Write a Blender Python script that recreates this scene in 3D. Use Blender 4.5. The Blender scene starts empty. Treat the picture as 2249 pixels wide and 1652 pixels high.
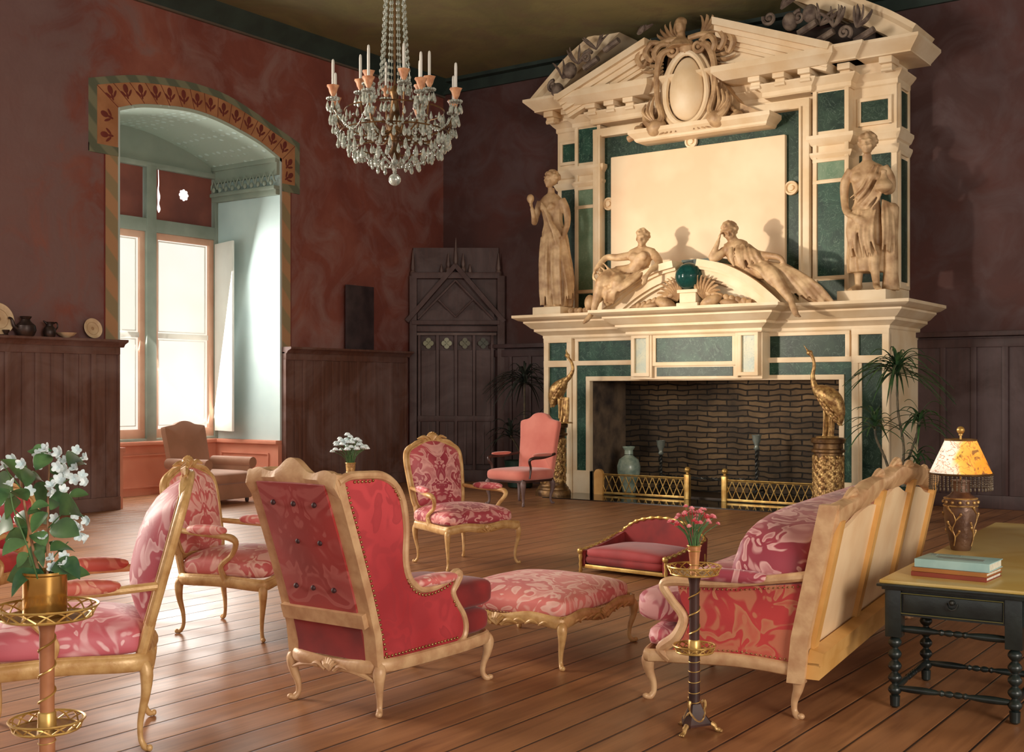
import bpy, bmesh, math, random
from math import sin, cos, pi, radians, sqrt, atan2
from mathutils import Vector, Matrix, noise
random.seed(7)
S = bpy.context.scene
COL = S.collection
# ---------------------------------------------------------------- camera
EYE = 1.6; FPX = 2607.0; HOR = 857.0; CXP = 1124.5; YAW = radians(35.59)
cam = bpy.data.cameras.new('camera'); camo = bpy.data.objects.new('camera', cam); COL.objects.link(camo)
cam.sensor_width = 36; cam.lens = 36 * FPX / 2249; cam.shift_y = (HOR - 826) / 2249; cam.clip_end = 200
camo.location = (0, 0, EYE); camo.rotation_euler = (pi / 2, 0, YAW)
S.camera = camo
# ---------------------------------------------------------------- world, lights, exposure
def rgb(r, g, b):
    f = lambda c: (c / 255 / 12.92) if c <= 10 else ((c / 255 + .055) / 1.055) ** 2.4
    return (f(r), f(g), f(b), 1)
W = bpy.data.worlds.new('world'); S.world = W; W.use_nodes = True
W.node_tree.nodes['Background'].inputs[0].default_value = (1.0, .93, .84, 1)
W.node_tree.nodes['Background'].inputs[1].default_value = 1.05
S.view_settings.view_transform = 'Standard'; S.view_settings.look = 'None'
S.view_settings.gamma = 1; S.view_settings.exposure = 0.0
def lamp(name, kind, loc, target, power, col, **k):
    l = bpy.data.lights.new(name, kind); l.energy = power; l.color = col
    for a, b in k.items(): setattr(l, a, b)
    o = bpy.data.objects.new(name, l); COL.objects.link(o); o.location = loc
    o.rotation_euler = (Vector(target) - Vector(loc)).to_track_quat('-Z', 'Y').to_euler()
    return o
# narrow spot lamp added for an assumed unseen left-wall window, aimed at the chimneypiece
lamp('assumed_window_key', 'SPOT', (-17.2, -4.0, 1.9), (-8.15, 15.6, 3.6), 14600, (1, .855, .69),
     spot_size=radians(17.6), spot_blend=1.0, shadow_soft_size=.38)
# area lamp added outside the same assumed opening, lighting the furniture
lamp('assumed_window_fill', 'AREA', (-14.2, 3.3, 4.2), (-4.5, 6.5, .3), 1500, (1, .90, .78), shape='RECTANGLE', size=4.6, size_y=4.6)
# daylight entering by the window bay in the picture
lamp('bay_daylight', 'AREA', (-14.95, 11.55, 2.6), (-9, 10.0, .8), 300, (1, .95, .88), shape='RECTANGLE', size=2.4, size_y=3.2)
# added fill lamp at the viewer's right, brightening the sofa back
lamp('right_side_fill', 'AREA', (7.0, .5, 3.6), (-2.8, 7.0, .6), 820, (1, .92, .80), shape='RECTANGLE', size=4.0, size_y=3.0)
# ---------------------------------------------------------------- unprojection of photo points on real planes
FX, FY, RX, RY = -sin(YAW), cos(YAW), cos(YAW), sin(YAW)
def dr(px):
    u = (px - CXP) / FPX
    return FX + u * RX, FY + u * RY
def U(px, py, z=0):
    t = FPX * (EYE - z) / (py - HOR); a, b = dr(px); return a * t, b * t
def AY(px, py, Y):
    a, b = dr(px); t = Y / b; return (a * t, EYE - (py - HOR) / FPX * t)
def AX(px, py, X):
    a, b = dr(px); t = X / a; return (b * t, EYE - (py - HOR) / FPX * t)
def AT(px, t, py=HOR):
    a, b = dr(px); return (a * t, b * t, EYE - (py - HOR) / FPX * t)
# ---------------------------------------------------------------- materials
MATS = {}
class NT:
    def __init__(s, name):
        s.m = bpy.data.materials.new(name); s.m.use_nodes = True; s.t = s.m.node_tree
        s.b = s.t.nodes['Principled BSDF']; s.co = None
    def n(s, typ, **k):
        nd = s.t.nodes.new(typ)
        for a, b in k.items(): setattr(nd, a, b)
        return nd
    def l(s, a, b): s.t.links.new(a, b)
    def coord(s, kind='Object'):
        if not s.co: s.co = s.n('ShaderNodeTexCoord')
        return s.co.outputs[kind]
    def mapn(s, scale=(1, 1, 1), src=None, loc=(0, 0, 0)):
        m = s.n('ShaderNodeMapping'); m.inputs['Scale'].default_value = scale; m.inputs['Location'].default_value = loc
        s.l(src or s.coord(), m.inputs[0]); return m.outputs[0]
    def noise(s, scale, detail=3, dist=0, rough=.5, src=None):
        q = s.n('ShaderNodeTexNoise'); q.inputs['Scale'].default_value = scale; q.inputs['Detail'].default_value = detail
        q.inputs['Distortion'].default_value = dist; q.inputs['Roughness'].default_value = rough
        s.l(src or s.coord(), q.inputs['Vector']); return q.outputs['Fac']
    def math(s, op, a, b=None, c=None):
        q = s.n('ShaderNodeMath', operation=op)
        for i, v in enumerate((a, b, c)):
            if v is None: continue
            if isinstance(v, (int, float)): q.inputs[i].default_value = v
            else: s.l(v, q.inputs[i])
        return q.outputs[0]
    def ramp(s, fac, stops, interp='LINEAR'):
        r = s.n('ShaderNodeValToRGB'); e = r.color_ramp.elements; r.color_ramp.interpolation = interp
        while len(e) < len(stops): e.new(.5)
        for i, (p, c) in enumerate(stops): e[i].position = p; e[i].color = c if len(c) == 4 else tuple(c) + (1,)
        s.l(fac, r.inputs[0]); return r.outputs[0]
    def mix(s, fac, a, b, mode='MIX'):
        q = s.n('ShaderNodeMix', data_type='RGBA', blend_type=mode)
        for i, v in ((0, fac), (6, a), (7, b)):
            if isinstance(v, (int, float)): q.inputs[i].default_value = v
            elif isinstance(v, tuple): q.inputs[i].default_value = v
            else: s.l(v, q.inputs[i])
        return q.outputs[2]
    def bump(s, h, strength=.3, dist=.02):
        q = s.n('ShaderNodeBump'); q.inputs['Strength'].default_value = strength; q.inputs['Distance'].default_value = dist
        s.l(h, q.inputs['Height']); s.l(q.outputs[0], s.b.inputs['Normal'])
    def col(s, c):
        if isinstance(c, tuple): s.b.inputs['Base Color'].default_value = c
        else: s.l(c, s.b.inputs['Base Color'])
    def set(s, **k):
        for a, b in k.items():
            i = s.b.inputs[a.replace('_', ' ')]
            if hasattr(b, 'links') or hasattr(b, 'is_linked'): s.l(b, i)
            else: i.default_value = b
def mat(name, c, rough=.5, metal=0, vary=.18, scale=6, bump=0, bscale=40, c2=None, detail=3, dist=0, lo=.35, hi=.65, **k):
    m = NT(name)
    if c2 is None: c2 = tuple(x * (1 - vary) for x in c[:3]) + (1,)
    f = m.noise(scale, detail, dist)
    m.col(m.ramp(f, [(lo, c2), (hi, c)])); m.set(Roughness=rough, Metallic=metal, **k)
    if bump: m.bump(m.noise(bscale, 3), bump, .01)
    MATS[name] = m.m; return m.m
STONE = mat('cream_stone', rgb(236, 216, 184), .55, c2=rgb(222, 194, 154), scale=2.2, detail=4, bump=.12, bscale=30)
STONE2 = mat('carved_stone', rgb(196, 162, 120), .55, c2=rgb(146, 112, 78), scale=7, detail=3, bump=.2, bscale=45)
STONEP = mat('overmantel_panel_stone', rgb(240, 218, 184), .6, c2=rgb(232, 200, 164), scale=1.2, detail=3)
DKORN = mat('dusty_carving', rgb(128, 112, 98), .7, c2=rgb(78, 62, 54), scale=9, bump=.3)
def marble(name, a, b, v, rough=.22):
    m = NT(name); f = m.noise(3.2, 5, 1.6); g = m.noise(5, 6, 2.6)
    base = m.ramp(f, [(.3, a), (.7, b)]); vein = m.math('LESS_THAN', m.math('ABSOLUTE', m.math('SUBTRACT', g, .5)), .011)
    m.col(m.mix(m.math('MULTIPLY', vein, .35), base, v)); m.set(Roughness=rough, Specular_IOR_Level=.22); MATS[name] = m.m; return m.m
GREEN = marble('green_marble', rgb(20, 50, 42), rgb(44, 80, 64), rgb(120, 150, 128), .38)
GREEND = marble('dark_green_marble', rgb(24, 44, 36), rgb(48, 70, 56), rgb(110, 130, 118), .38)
GREENL = marble('pale_green_marble', rgb(96, 124, 98), rgb(120, 142, 116), rgb(160, 175, 150), .38)
MOSAIC = marble('blue_veined_marble', rgb(206, 204, 176), rgb(176, 188, 178), rgb(92, 130, 150), .35)
BALLM = marble('polished_green_ball', rgb(14, 52, 50), rgb(30, 78, 72), rgb(40, 90, 84), .12)
GILT = mat('gilt_wood', rgb(212, 172, 116), .38, .10, c2=rgb(182, 136, 82), scale=14, bump=.15, bscale=60)
GILTP = mat('pale_gilt_wood', rgb(208, 170, 128), .42, .06, c2=rgb(182, 138, 100), scale=12, bump=.12, bscale=60)
BRASS = mat('brass', rgb(216, 180, 108), .34, .6, c2=rgb(176, 132, 66), scale=10)
GOLD = mat('gilded_bronze', rgb(208, 170, 108), .4, .5, c2=rgb(136, 96, 56), scale=22, bump=.4, bscale=40)
DKGOLD = mat('dark_bronze', rgb(132, 98, 58), .4, .55, c2=rgb(74, 50, 32), scale=9, bump=.3, bscale=30)
RED_VELVET = mat('deep_red_velvet', rgb(146, 34, 34), .75, c2=rgb(104, 20, 22), scale=4, Sheen_Weight=.12)
POTB = mat('polished_brass_pot', rgb(224, 184, 108), .2, .9, c2=rgb(190, 142, 70), scale=6)
PINKF = mat('salmon_wool', rgb(214, 128, 112), .85, c2=rgb(200, 108, 94), scale=3, Sheen_Weight=.3)
BROWNF = mat('dusty_rose_brown_cloth', rgb(168, 118, 92), .85, c2=rgb(150, 104, 78), scale=3, Sheen_Weight=.25)
PALEWOOD = mat('pale_panel_wood', rgb(240, 210, 170), .5, c2=rgb(226, 188, 146), scale=3)
HONEY = mat('honey_wood', rgb(218, 168, 100), .45, c2=rgb(200, 146, 78), scale=5)
BLACKW = mat('ebonised_wood', rgb(34, 42, 40), .3, c2=rgb(20, 26, 26), scale=8, bump=.08)
DKWOOD = mat('dark_wood', rgb(70, 42, 36), .4, c2=rgb(44, 24, 22), scale=8)
WHITEP = mat('white_paint', rgb(236, 234, 226), .5, c2=rgb(224, 222, 214), scale=2)
FRAMEG = mat('grey_green_paint', rgb(150, 158, 146), .6, c2=rgb(128, 138, 126), scale=2)
SALMON = mat('salmon_paint', rgb(222, 178, 152), .6, c2=rgb(206, 156, 130), scale=2)
BLIND = mat('terracotta_blind', rgb(140, 80, 66), .8, c2=rgb(112, 62, 54), scale=1.6)
LEAF = mat('leaf_green', rgb(96, 134, 80), .4, c2=rgb(50, 84, 56), scale=9)
PALML = mat('palm_leaf', rgb(66, 100, 56), .45, c2=rgb(30, 54, 36), scale=6)
STEMM = mat('stem_brown', rgb(172, 124, 90), .6, c2=rgb(130, 92, 62), scale=12)
GREENST = mat('stem_green', rgb(96, 132, 78), .5, c2=rgb(60, 96, 56), scale=9)
PETAL = mat('white_petal', rgb(236, 244, 246), .5, c2=rgb(196, 214, 220), scale=30)
PETALP = mat('pink_petal', rgb(240, 168, 172), .5, c2=rgb(216, 96, 110), scale=40)
PETALR = mat('red_petal', rgb(216, 86, 90), .5, c2=rgb(180, 44, 58), scale=40)
SOIL = mat('soil', rgb(48, 36, 30), .9, scale=20)
CHINA = mat('celadon_china', rgb(176, 190, 172), .25, c2=rgb(120, 142, 132), scale=9, detail=5)
PLATE = mat('cream_china', rgb(214, 190, 156), .35, c2=rgb(196, 166, 132), scale=9)
PEWTER = mat('dark_pewter', rgb(64, 50, 46), .4, .5, c2=rgb(40, 30, 30), scale=9)
IRON = mat('wrought_iron', rgb(84, 84, 80), .45, .6, c2=rgb(50, 50, 48), scale=12)
WAX = mat('candle_wax', rgb(214, 212, 204), .4, scale=8, vary=.08)
TERRAG = mat('peach_glass_cup', rgb(214, 160, 120), .35, c2=rgb(176, 118, 84), scale=20)
DARKPIC = mat('dark_canvas', rgb(66, 52, 54), .5, c2=rgb(44, 34, 38), scale=5, detail=5)
CRYST = mat('crystal', rgb(226, 232, 224), .06, .1, c2=rgb(160, 170, 160), scale=40, Specular_IOR_Level=.9)
CRYST.node_tree.nodes['Principled BSDF'].inputs['Transmission Weight'].default_value = .45
NAIL = mat('brass_nails', rgb(190, 160, 110), .3, .8, c2=rgb(150, 110, 60), scale=20)
BUTTON = mat('covered_button', rgb(58, 22, 26), .6, scale=20)
BLACKM = mat('black_polished_slate', rgb(22, 22, 22), .07, c2=rgb(14, 14, 15), scale=3)
BOOKB = mat('pale_blue_cover', rgb(166, 200, 198), .5, c2=rgb(146, 184, 184), scale=8)
BOOKO = mat('ochre_cover', rgb(172, 112, 56), .5, scale=8)
BOOKR = mat('red_cover', rgb(142, 62, 44), .5, scale=8)
PAPER = mat('paper_pages', rgb(220, 214, 196), .8, c2=rgb(196, 188, 170), scale=60)
INK = mat('grey_print', rgb(130, 140, 136), .7, scale=20)
POTGREEN = mat('lacquer_dark_green', rgb(20, 48, 40), .35, scale=6)  # own dark green of the palm pots

def damask(name, base, dark, motif, amt=.85, sc=1.0, seed=0, rough=.5):
    m = NT(name)
    sp = m.n('ShaderNodeSeparateXYZ'); m.l(m.coord(), sp.inputs[0])
    cb = m.n('ShaderNodeCombineXYZ')
    m.l(m.math('ABSOLUTE', sp.outputs[0]), cb.inputs[0]); m.l(sp.outputs[1], cb.inputs[1]); m.l(sp.outputs[2], cb.inputs[2])
    mp = m.mapn((sc, sc, sc), cb.outputs[0], (seed, seed * 2.3, seed * .7))
    wn = m.n('ShaderNodeTexNoise'); wn.inputs['Scale'].default_value = 3.5; wn.inputs['Detail'].default_value = 1; m.l(mp, wn.inputs['Vector'])
    ad = m.n('ShaderNodeMixRGB', blend_type='ADD'); ad.inputs[0].default_value = .42; m.l(mp, ad.inputs[1]); m.l(wn.outputs['Color'], ad.inputs[2])
    n1 = m.n('ShaderNodeTexNoise'); n1.inputs['Scale'].default_value = 6.5; n1.inputs['Detail'].default_value = 1.0; n1.inputs['Distortion'].default_value = .9; m.l(ad.outputs[0], n1.inputs['Vector'])
    vo = m.n('ShaderNodeTexVoronoi'); vo.inputs['Scale'].default_value = 7; m.l(ad.outputs[0], vo.inputs['Vector'])
    band = m.ramp(n1.outputs['Fac'], [(.36, (.7, .7, .7)), (.40, (.25, .25, .25)), (.43, (0, 0, 0)), (.55, (0, 0, 0)), (.575, (1, 1, 1)), (.63, (.7, .7, .7)), (.70, (.35, .35, .35))])
    blob = m.ramp(vo.outputs['Distance'], [(.16, (.8, .8, .8)), (.20, (.2, .2, .2)), (.24, (0, 0, 0))])
    pat = m.math('MAXIMUM', band, blob)
    big = m.noise(1.9, 2)
    bc = m.ramp(big, [(.35, dark), (.62, base)])
    m.col(m.mix(m.math('MULTIPLY', pat, amt), bc, motif)); m.set(Roughness=rough, Sheen_Weight=.15)
    m.bump(m.noise(90, 2), .08, .004)
    MATS[name] = m.m; return m.m
DAM = damask('rose_damask', rgb(200, 88, 96), rgb(150, 42, 58), rgb(240, 184, 172), .75, 1.4, 0)
DAM_SOFT = damask('pale_rose_damask', rgb(226, 130, 122), rgb(196, 86, 88), rgb(246, 206, 192), .8, 1.25, 3)
DAM_L = damask('mauve_rose_damask', rgb(208, 110, 120), rgb(176, 70, 88), rgb(242, 202, 204), .78, 1.1, 5)
DAM_SOFA = damask('plum_rose_damask', rgb(190, 84, 98), rgb(140, 44, 62), rgb(236, 190, 184), .75, 1.15, 8)
DAM_SIDE = damask('red_gold_damask', rgb(196, 62, 60), rgb(160, 42, 46), rgb(190, 128, 92), .85, 1.2, 11)
DAM_WING = damask('crimson_patched_silk', rgb(166, 46, 46), rgb(128, 24, 24), rgb(176, 88, 84), .85, 1.0, 14)
DAM_WSIDE = damask('crimson_silk_side', rgb(200, 66, 72), rgb(160, 36, 44), rgb(150, 40, 48), .6, .9, 17)
DAM_ARM = damask('coral_damask', rgb(200, 100, 84), rgb(176, 74, 60), rgb(232, 176, 146), .6, 1.6, 19)

def wall_mat(name, a, b, c, d, axis, haze_tint=None):
    m = NT(name)
    n1 = m.noise(.55, 4, .8, .6); n2 = m.noise(1.3, 5, 1.2, .6); n3 = m.noise(5, 4, .3)
    k = m.ramp(n1, [(.32, a), (.5, b), (.66, c)])
    k = m.mix(m.ramp(n2, [(.44, (0, 0, 0)), (.68, (.7, .7, .7))]), k, d)  # mauve-grey patches on the walls put the room's haze into the colour
    k = m.mix(m.math('MULTIPLY', n3, .25), k, b)
    if haze_tint:      # haze painted into the plaster colour, in cloudy patches towards the near end
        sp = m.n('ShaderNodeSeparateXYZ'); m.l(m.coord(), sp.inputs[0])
        g = m.ramp(m.math('ADD', m.math('MULTIPLY', sp.outputs[haze_tint[0]], haze_tint[1]), m.math('ADD', m.math('MULTIPLY', n2, 1.4), haze_tint[2])), [(.35, (0, 0, 0)), (.75, (.8, .8, .8))])
        k = m.mix(g, k, haze_tint[3])
    m.col(k); m.set(Roughness=.75); m.bump(m.noise(7, 5, .5), .25, .02)
    MATS[name] = m.m; return m.m
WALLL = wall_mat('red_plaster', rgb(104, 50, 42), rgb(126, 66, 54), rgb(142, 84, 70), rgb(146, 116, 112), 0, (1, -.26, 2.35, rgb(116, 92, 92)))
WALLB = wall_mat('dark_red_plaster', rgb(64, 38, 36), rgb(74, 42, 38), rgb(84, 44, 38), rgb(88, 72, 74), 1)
CEIL = wall_mat('olive_ceiling_paint', rgb(100, 96, 64), rgb(122, 116, 76), rgb(134, 126, 84), rgb(112, 94, 74), 2)
def panel_wood(name, axis, a, b, c, pitch):
    m = NT(name)
    st = m.mapn((6, 6, .35)); g = m.noise(3, 5, .6, .6, st); n2 = m.noise(1.1, 4, 1, .6)
    k = m.ramp(g, [(.3, a), (.7, b)]); k = m.mix(m.ramp(n2, [(.42, (0, 0, 0)), (.66, (.7, .7, .7))]), k, c)
    m.col(k); m.set(Roughness=.55); m.bump(g, .2, .01); MATS[name] = m.m; return m.m
WAIN = panel_wood('oak_wainscot', 1, rgb(84, 52, 42), rgb(108, 70, 56), rgb(128, 104, 100), .4)
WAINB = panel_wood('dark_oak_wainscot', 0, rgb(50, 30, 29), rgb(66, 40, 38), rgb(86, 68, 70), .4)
def floor_mat():
    m = NT('floor_boards')
    sp = m.n('ShaderNodeSeparateXYZ'); m.l(m.coord(), sp.inputs[0])
    x = m.math('DIVIDE', sp.outputs[0], .235); fx = m.math('FRACT', m.math('ADD', x, 200)); ix = m.math('FLOOR', x)
    wn = m.n('ShaderNodeTexWhiteNoise', noise_dimensions='1D'); m.l(ix, wn.inputs['W'])
    g = m.noise(3, 6, .8, .6, m.mapn((5, .35, 1)))
    k = m.ramp(g, [(.3, rgb(120, 76, 46)), (.7, rgb(172, 118, 76))])
    k = m.mix(m.math('MULTIPLY', wn.outputs['Value'], .45), k, rgb(138, 90, 58))
    ed = m.math('ABSOLUTE', m.math('SUBTRACT', fx, .5))
    gap = m.math('GREATER_THAN', ed, .478)
    m.col(m.mix(gap, k, rgb(34, 18, 14)))
    rr = m.ramp(m.noise(1.5, 3, .4), [(.3, (.34, .34, .34)), (.7, (.5, .5, .5))]); m.set(Roughness=rr)
    h = m.ramp(ed, [(.455, (1, 1, 1)), (.49, (0, 0, 0))]); m.bump(h, .5, .01)
    m.set(Specular_IOR_Level=.75)
    MATS['floor_boards'] = m.m; return m.m
FLOORM = floor_mat()
def brick_mat():
    m = NT('sooty_firebrick')
    br = m.n('ShaderNodeTexBrick'); br.inputs['Scale'].default_value = 1.0; br.offset = .5
    mp = m.n('ShaderNodeMapping'); mp.inputs['Rotation'].default_value = (pi / 2, 0, 0); m.l(m.coord(), mp.inputs[0])
    ds = m.n('ShaderNodeMixRGB', blend_type='ADD'); ds.inputs[0].default_value = .10
    m.l(mp.outputs[0], ds.inputs[1]); wn = m.n('ShaderNodeTexNoise'); wn.inputs['Scale'].default_value = 3; m.l(m.coord(), wn.inputs['Vector']); m.l(wn.outputs['Color'], ds.inputs[2])
    m.l(ds.outputs[0], br.inputs['Vector'])
    for k_, v in (('Brick Width', .34), ('Row Height', .082), ('Mortar Size', .012), ('Mortar Smooth', .5)): br.inputs[k_].default_value = v
    br.inputs['Color1'].default_value = rgb(142, 114, 80); br.inputs['Color2'].default_value = rgb(96, 76, 56); br.inputs['Mortar'].default_value = rgb(36, 28, 22)
    soot = m.ramp(m.noise(.9, 4, .6), [(.40, (1, 1, 1)), (.62, (0, 0, 0))])
    m.col(m.mix(m.math('MULTIPLY', soot, .75), br.outputs['Color'], rgb(30, 26, 22))); m.set(Roughness=.85)
    m.bump(m.math('SUBTRACT', m.noise(9, 4), m.math('MULTIPLY', br.outputs['Fac'], 1.5)), .8, .03); MATS['sooty_firebrick'] = m.m; return m.m
BRICK = brick_mat()
def emit_mat(name, c, st, c2=None):
    m = NT(name); m.col((.8, .8, .8, 1))
    if c2:
        k = m.ramp(m.noise(.8, 2), [(.35, c2), (.65, c)]); m.l(k, m.b.inputs['Emission Color']); m.col((.1, .1, .1, 1))
    else: m.b.inputs['Emission Color'].default_value = c
    m.b.inputs['Emission Strength'].default_value = st; MATS[name] = m.m; return m.m
PANE = emit_mat('sunlit_window_pane', (1, .90, .74, 1), .97, (1, .96, .88, 1))
# ---------------------------------------------------------------- mesh kit
V = Vector
def rotm(x=0, y=0, z=0): return Matrix.Rotation(z, 4, 'Z') @ Matrix.Rotation(y, 4, 'Y') @ Matrix.Rotation(x, 4, 'X')
def TR(x=0, y=0, z=0): return Matrix.Translation((x, y, z))
def crom(pts, n=6, closed=False):
    P = [tuple(p) for p in pts]; N = len(P); out = []
    R = range(N if closed else N - 1)
    g = (lambda i: P[i % N]) if closed else (lambda i: P[min(max(i, 0), N - 1)])
    for i in R:
        a, b, c, d = g(i - 1), g(i), g(i + 1), g(i + 2)
        for k in range(n):
            t = k / n
            out.append(tuple(.5 * (2 * b[j] + (c[j] - a[j]) * t + (2 * a[j] - 5 * b[j] + 4 * c[j] - d[j]) * t * t + (3 * b[j] - a[j] - 3 * c[j] + d[j]) * t ** 3) for j in range(len(b))))
    if not closed: out.append(P[-1])
    return out
class MB:
    def __init__(s): s.v = []; s.f = []; s.M = Matrix.Identity(4); s.k = 0
    def at(s, M): s.M = M; return s
    def add(s, vs, fs):
        o = len(s.v); M = s.M
        s.v += [M @ V(v) for v in vs]; s.f += [tuple(i + o for i in f) for f in fs]; return s
    def box(s, x0, x1, y0, y1, z0, z1, b=0):
        e = .0007 * (s.k % 6); s.k += 1; x0 -= e; x1 += e; y0 -= e; y1 += e; z1 += e     # never leave two faces coplanar
        if b <= 0:
            vs = [(x, y, z) for x in (x0, x1) for y in (y0, y1) for z in (z0, z1)]
            return s.add(vs, [(0, 1, 3, 2), (4, 6, 7, 5), (0, 4, 5, 1), (2, 3, 7, 6), (0, 2, 6, 4), (1, 5, 7, 3)])
        bm = bmesh.new(); bmesh.ops.create_cube(bm, size=1)
        for v in bm.verts: v.co = ((x0 + x1) / 2 + v.co.x * (x1 - x0), (y0 + y1) / 2 + v.co.y * (y1 - y0), (z0 + z1) / 2 + v.co.z * (z1 - z0))
        bmesh.ops.bevel(bm, geom=bm.edges[:], offset=b, segments=2, affect='EDGES', profile=.6)
        bm.verts.index_update(); s.add([v.co[:] for v in bm.verts], [[v.index for v in f.verts] for f in bm.faces]); bm.free(); return s
    def poly(s, pts, y0, y1, M=None):
        """prism: pts in x,z plane, extruded from y0 to y1"""
        n = len(pts); vs = [(p[0], y0, p[1]) for p in pts] + [(p[0], y1, p[1]) for p in pts]
        if M: vs = [M @ V(v) for v in vs]
        return s.add(vs, [tuple(range(n)), tuple(range(2 * n - 1, n - 1, -1))] + [(i, i + n, (i + 1) % n + n, (i + 1) % n) for i in range(n)])
    def lathe(s, prof, n=24, cx=0, cy=0, flute=None):
        """prof: list of (r,z)"""
        vs = []
        for r, z in prof:
            for k in range(n):
                a = 2 * pi * k / n; rr = r * (flute(a, z) if flute else 1)
                vs.append((cx + rr * cos(a), cy + rr * sin(a), z))
        m = len(prof); fs = [(i * n + k, i * n + (k + 1) % n, (i + 1) * n + (k + 1) % n, (i + 1) * n + k) for i in range(m - 1) for k in range(n)]
        fs += [tuple(range(n - 1, -1, -1)), tuple((m - 1) * n + k for k in range(n))]
        return s.add(vs, fs)
    def tube(s, pts, r, n=8, closed=False, flat=1.0, smooth=0, up=None, cap=True):
        """pts: 3D path; r: radius or list; flat: squash of the second axis"""
        if smooth:
            if isinstance(r, (list, tuple)):
                q = crom([tuple(p) + (rr,) for p, rr in zip(pts, r)], smooth, closed); pts = [p[:3] for p in q]; r = [max(p[3], .0004) for p in q]
            else: pts = crom(pts, smooth, closed)
        P = [V(p) for p in pts]; N = len(P)
        if not isinstance(r, (list, tuple)): r = [r] * N
        vs = []; ref = None
        for i in range(N):
            if closed: t = P[(i + 1) % N] - P[i - 1]
            else: t = P[min(i + 1, N - 1)] - P[max(i - 1, 0)]
            if t.length < 1e-9: t = V((0, 0, 1))
            t.normalize()
            if up is not None:
                a = V(up) - t * V(up).dot(t)
            elif ref is None:
                a = t.orthogonal()
            else: a = ref - t * ref.dot(t)
            if a.length < 1e-6: a = t.orthogonal()
            a.normalize(); ref = a; b = t.cross(a)
            for k in range(n):
                an = 2 * pi * k / n; vs.append(P[i] + (a * cos(an) * flat + b * sin(an)) * r[i])
        fs = [(i * n + k, i * n + (k + 1) % n, ((i + 1) % N) * n + (k + 1) % n, ((i + 1) % N) * n + k) for i in range(N if closed else N - 1) for k in range(n)]
        if not closed and cap: fs += [tuple(range(n - 1, -1, -1)), tuple((N - 1) * n + k for k in range(n))]
        return s.add(vs, fs)
    def ell(s, c, r, n=12, m=8, R=None):
        if isinstance(r, (int, float)): r = (r, r, r)
        vs = [(0, 0, -1)] + [(sin(pi * j / m) * cos(2 * pi * k / n), sin(pi * j / m) * sin(2 * pi * k / n), -cos(pi * j / m)) for j in range(1, m) for k in range(n)] + [(0, 0, 1)]
        fs = [(0, 1 + (k + 1) % n, 1 + k) for k in range(n)]
        for j in range(m - 2): fs += [(1 + j * n + k, 1 + j * n + (k + 1) % n, 1 + (j + 1) * n + (k + 1) % n, 1 + (j + 1) * n + k) for k in range(n)]
        fs += [(1 + (m - 2) * n + k, 1 + (m - 2) * n + (k + 1) % n, len(vs) - 1) for k in range(n)]
        R = R or Matrix.Identity(4)
        return s.add([V(c) + (R @ V((v[0] * r[0], v[1] * r[1], v[2] * r[2]))) for v in vs], fs)
    def sup(s, a, b, c, e1=.5, e2=.35, n=40, m=18, ctr=(0, 0, 0), fn=None):
        """superellipsoid cushion; fn(x,y,z) may reshape"""
        sp = lambda t, e: math.copysign(abs(t) ** e, t)
        vs = []
        for j in range(1, m):
            th = -pi / 2 + pi * j / m
            for k in range(n):
                ph = 2 * pi * k / n
                vs.append((a * sp(cos(th), e1) * sp(cos(ph), e2), b * sp(cos(th), e1) * sp(sin(ph), e2), c * sp(sin(th), e1)))
        vs = [(0, 0, -c)] + vs + [(0, 0, c)]
        if fn: vs = [fn(*v) for v in vs]
        vs = [(v[0] + ctr[0], v[1] + ctr[1], v[2] + ctr[2]) for v in vs]
        fs = [(0, 1 + (k + 1) % n, 1 + k) for k in range(n)]
        for j in range(m - 2): fs += [(1 + j * n + k, 1 + j * n + (k + 1) % n, 1 + (j + 1) * n + (k + 1) % n, 1 + (j + 1) * n + k) for k in range(n)]
        fs += [(1 + (m - 2) * n + k, 1 + (m - 2) * n + (k + 1) % n, len(vs) - 1) for k in range(n)]
        return s.add(vs, fs)
    def pad(s, out, depth, dome, yb=0, sgn=-1, ctr=None, rings=(1, .985, .93, .82, .65, .42, .2), power=3.0):
        """upholstered pad: outline in x,z, back at y=yb, front bulging to sgn*y"""
        n = len(out); cx, cz = ctr or (sum(p[0] for p in out) / n, sum(p[1] for p in out) / n)
        vs = [(p[0], yb, p[1]) for p in out]
        for q in rings:
            h = depth * (1 if q < 1 else .75) + dome * (1 - q ** power)
            vs += [(cx + (p[0] - cx) * q, yb + sgn * h, cz + (p[1] - cz) * q) for p in out]
        vs.append((cx, yb + sgn * (depth + dome), cz)); L = len(rings) + 1
        fs = [tuple(range(n))]
        for i in range(L - 1): fs += [(i * n + k, i * n + (k + 1) % n, (i + 1) * n + (k + 1) % n, (i + 1) * n + k) for k in range(n)]
        fs += [((L - 1) * n + k, (L - 1) * n + (k + 1) % n, len(vs) - 1) for k in range(n)]
        return s.add(vs, fs)
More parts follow.
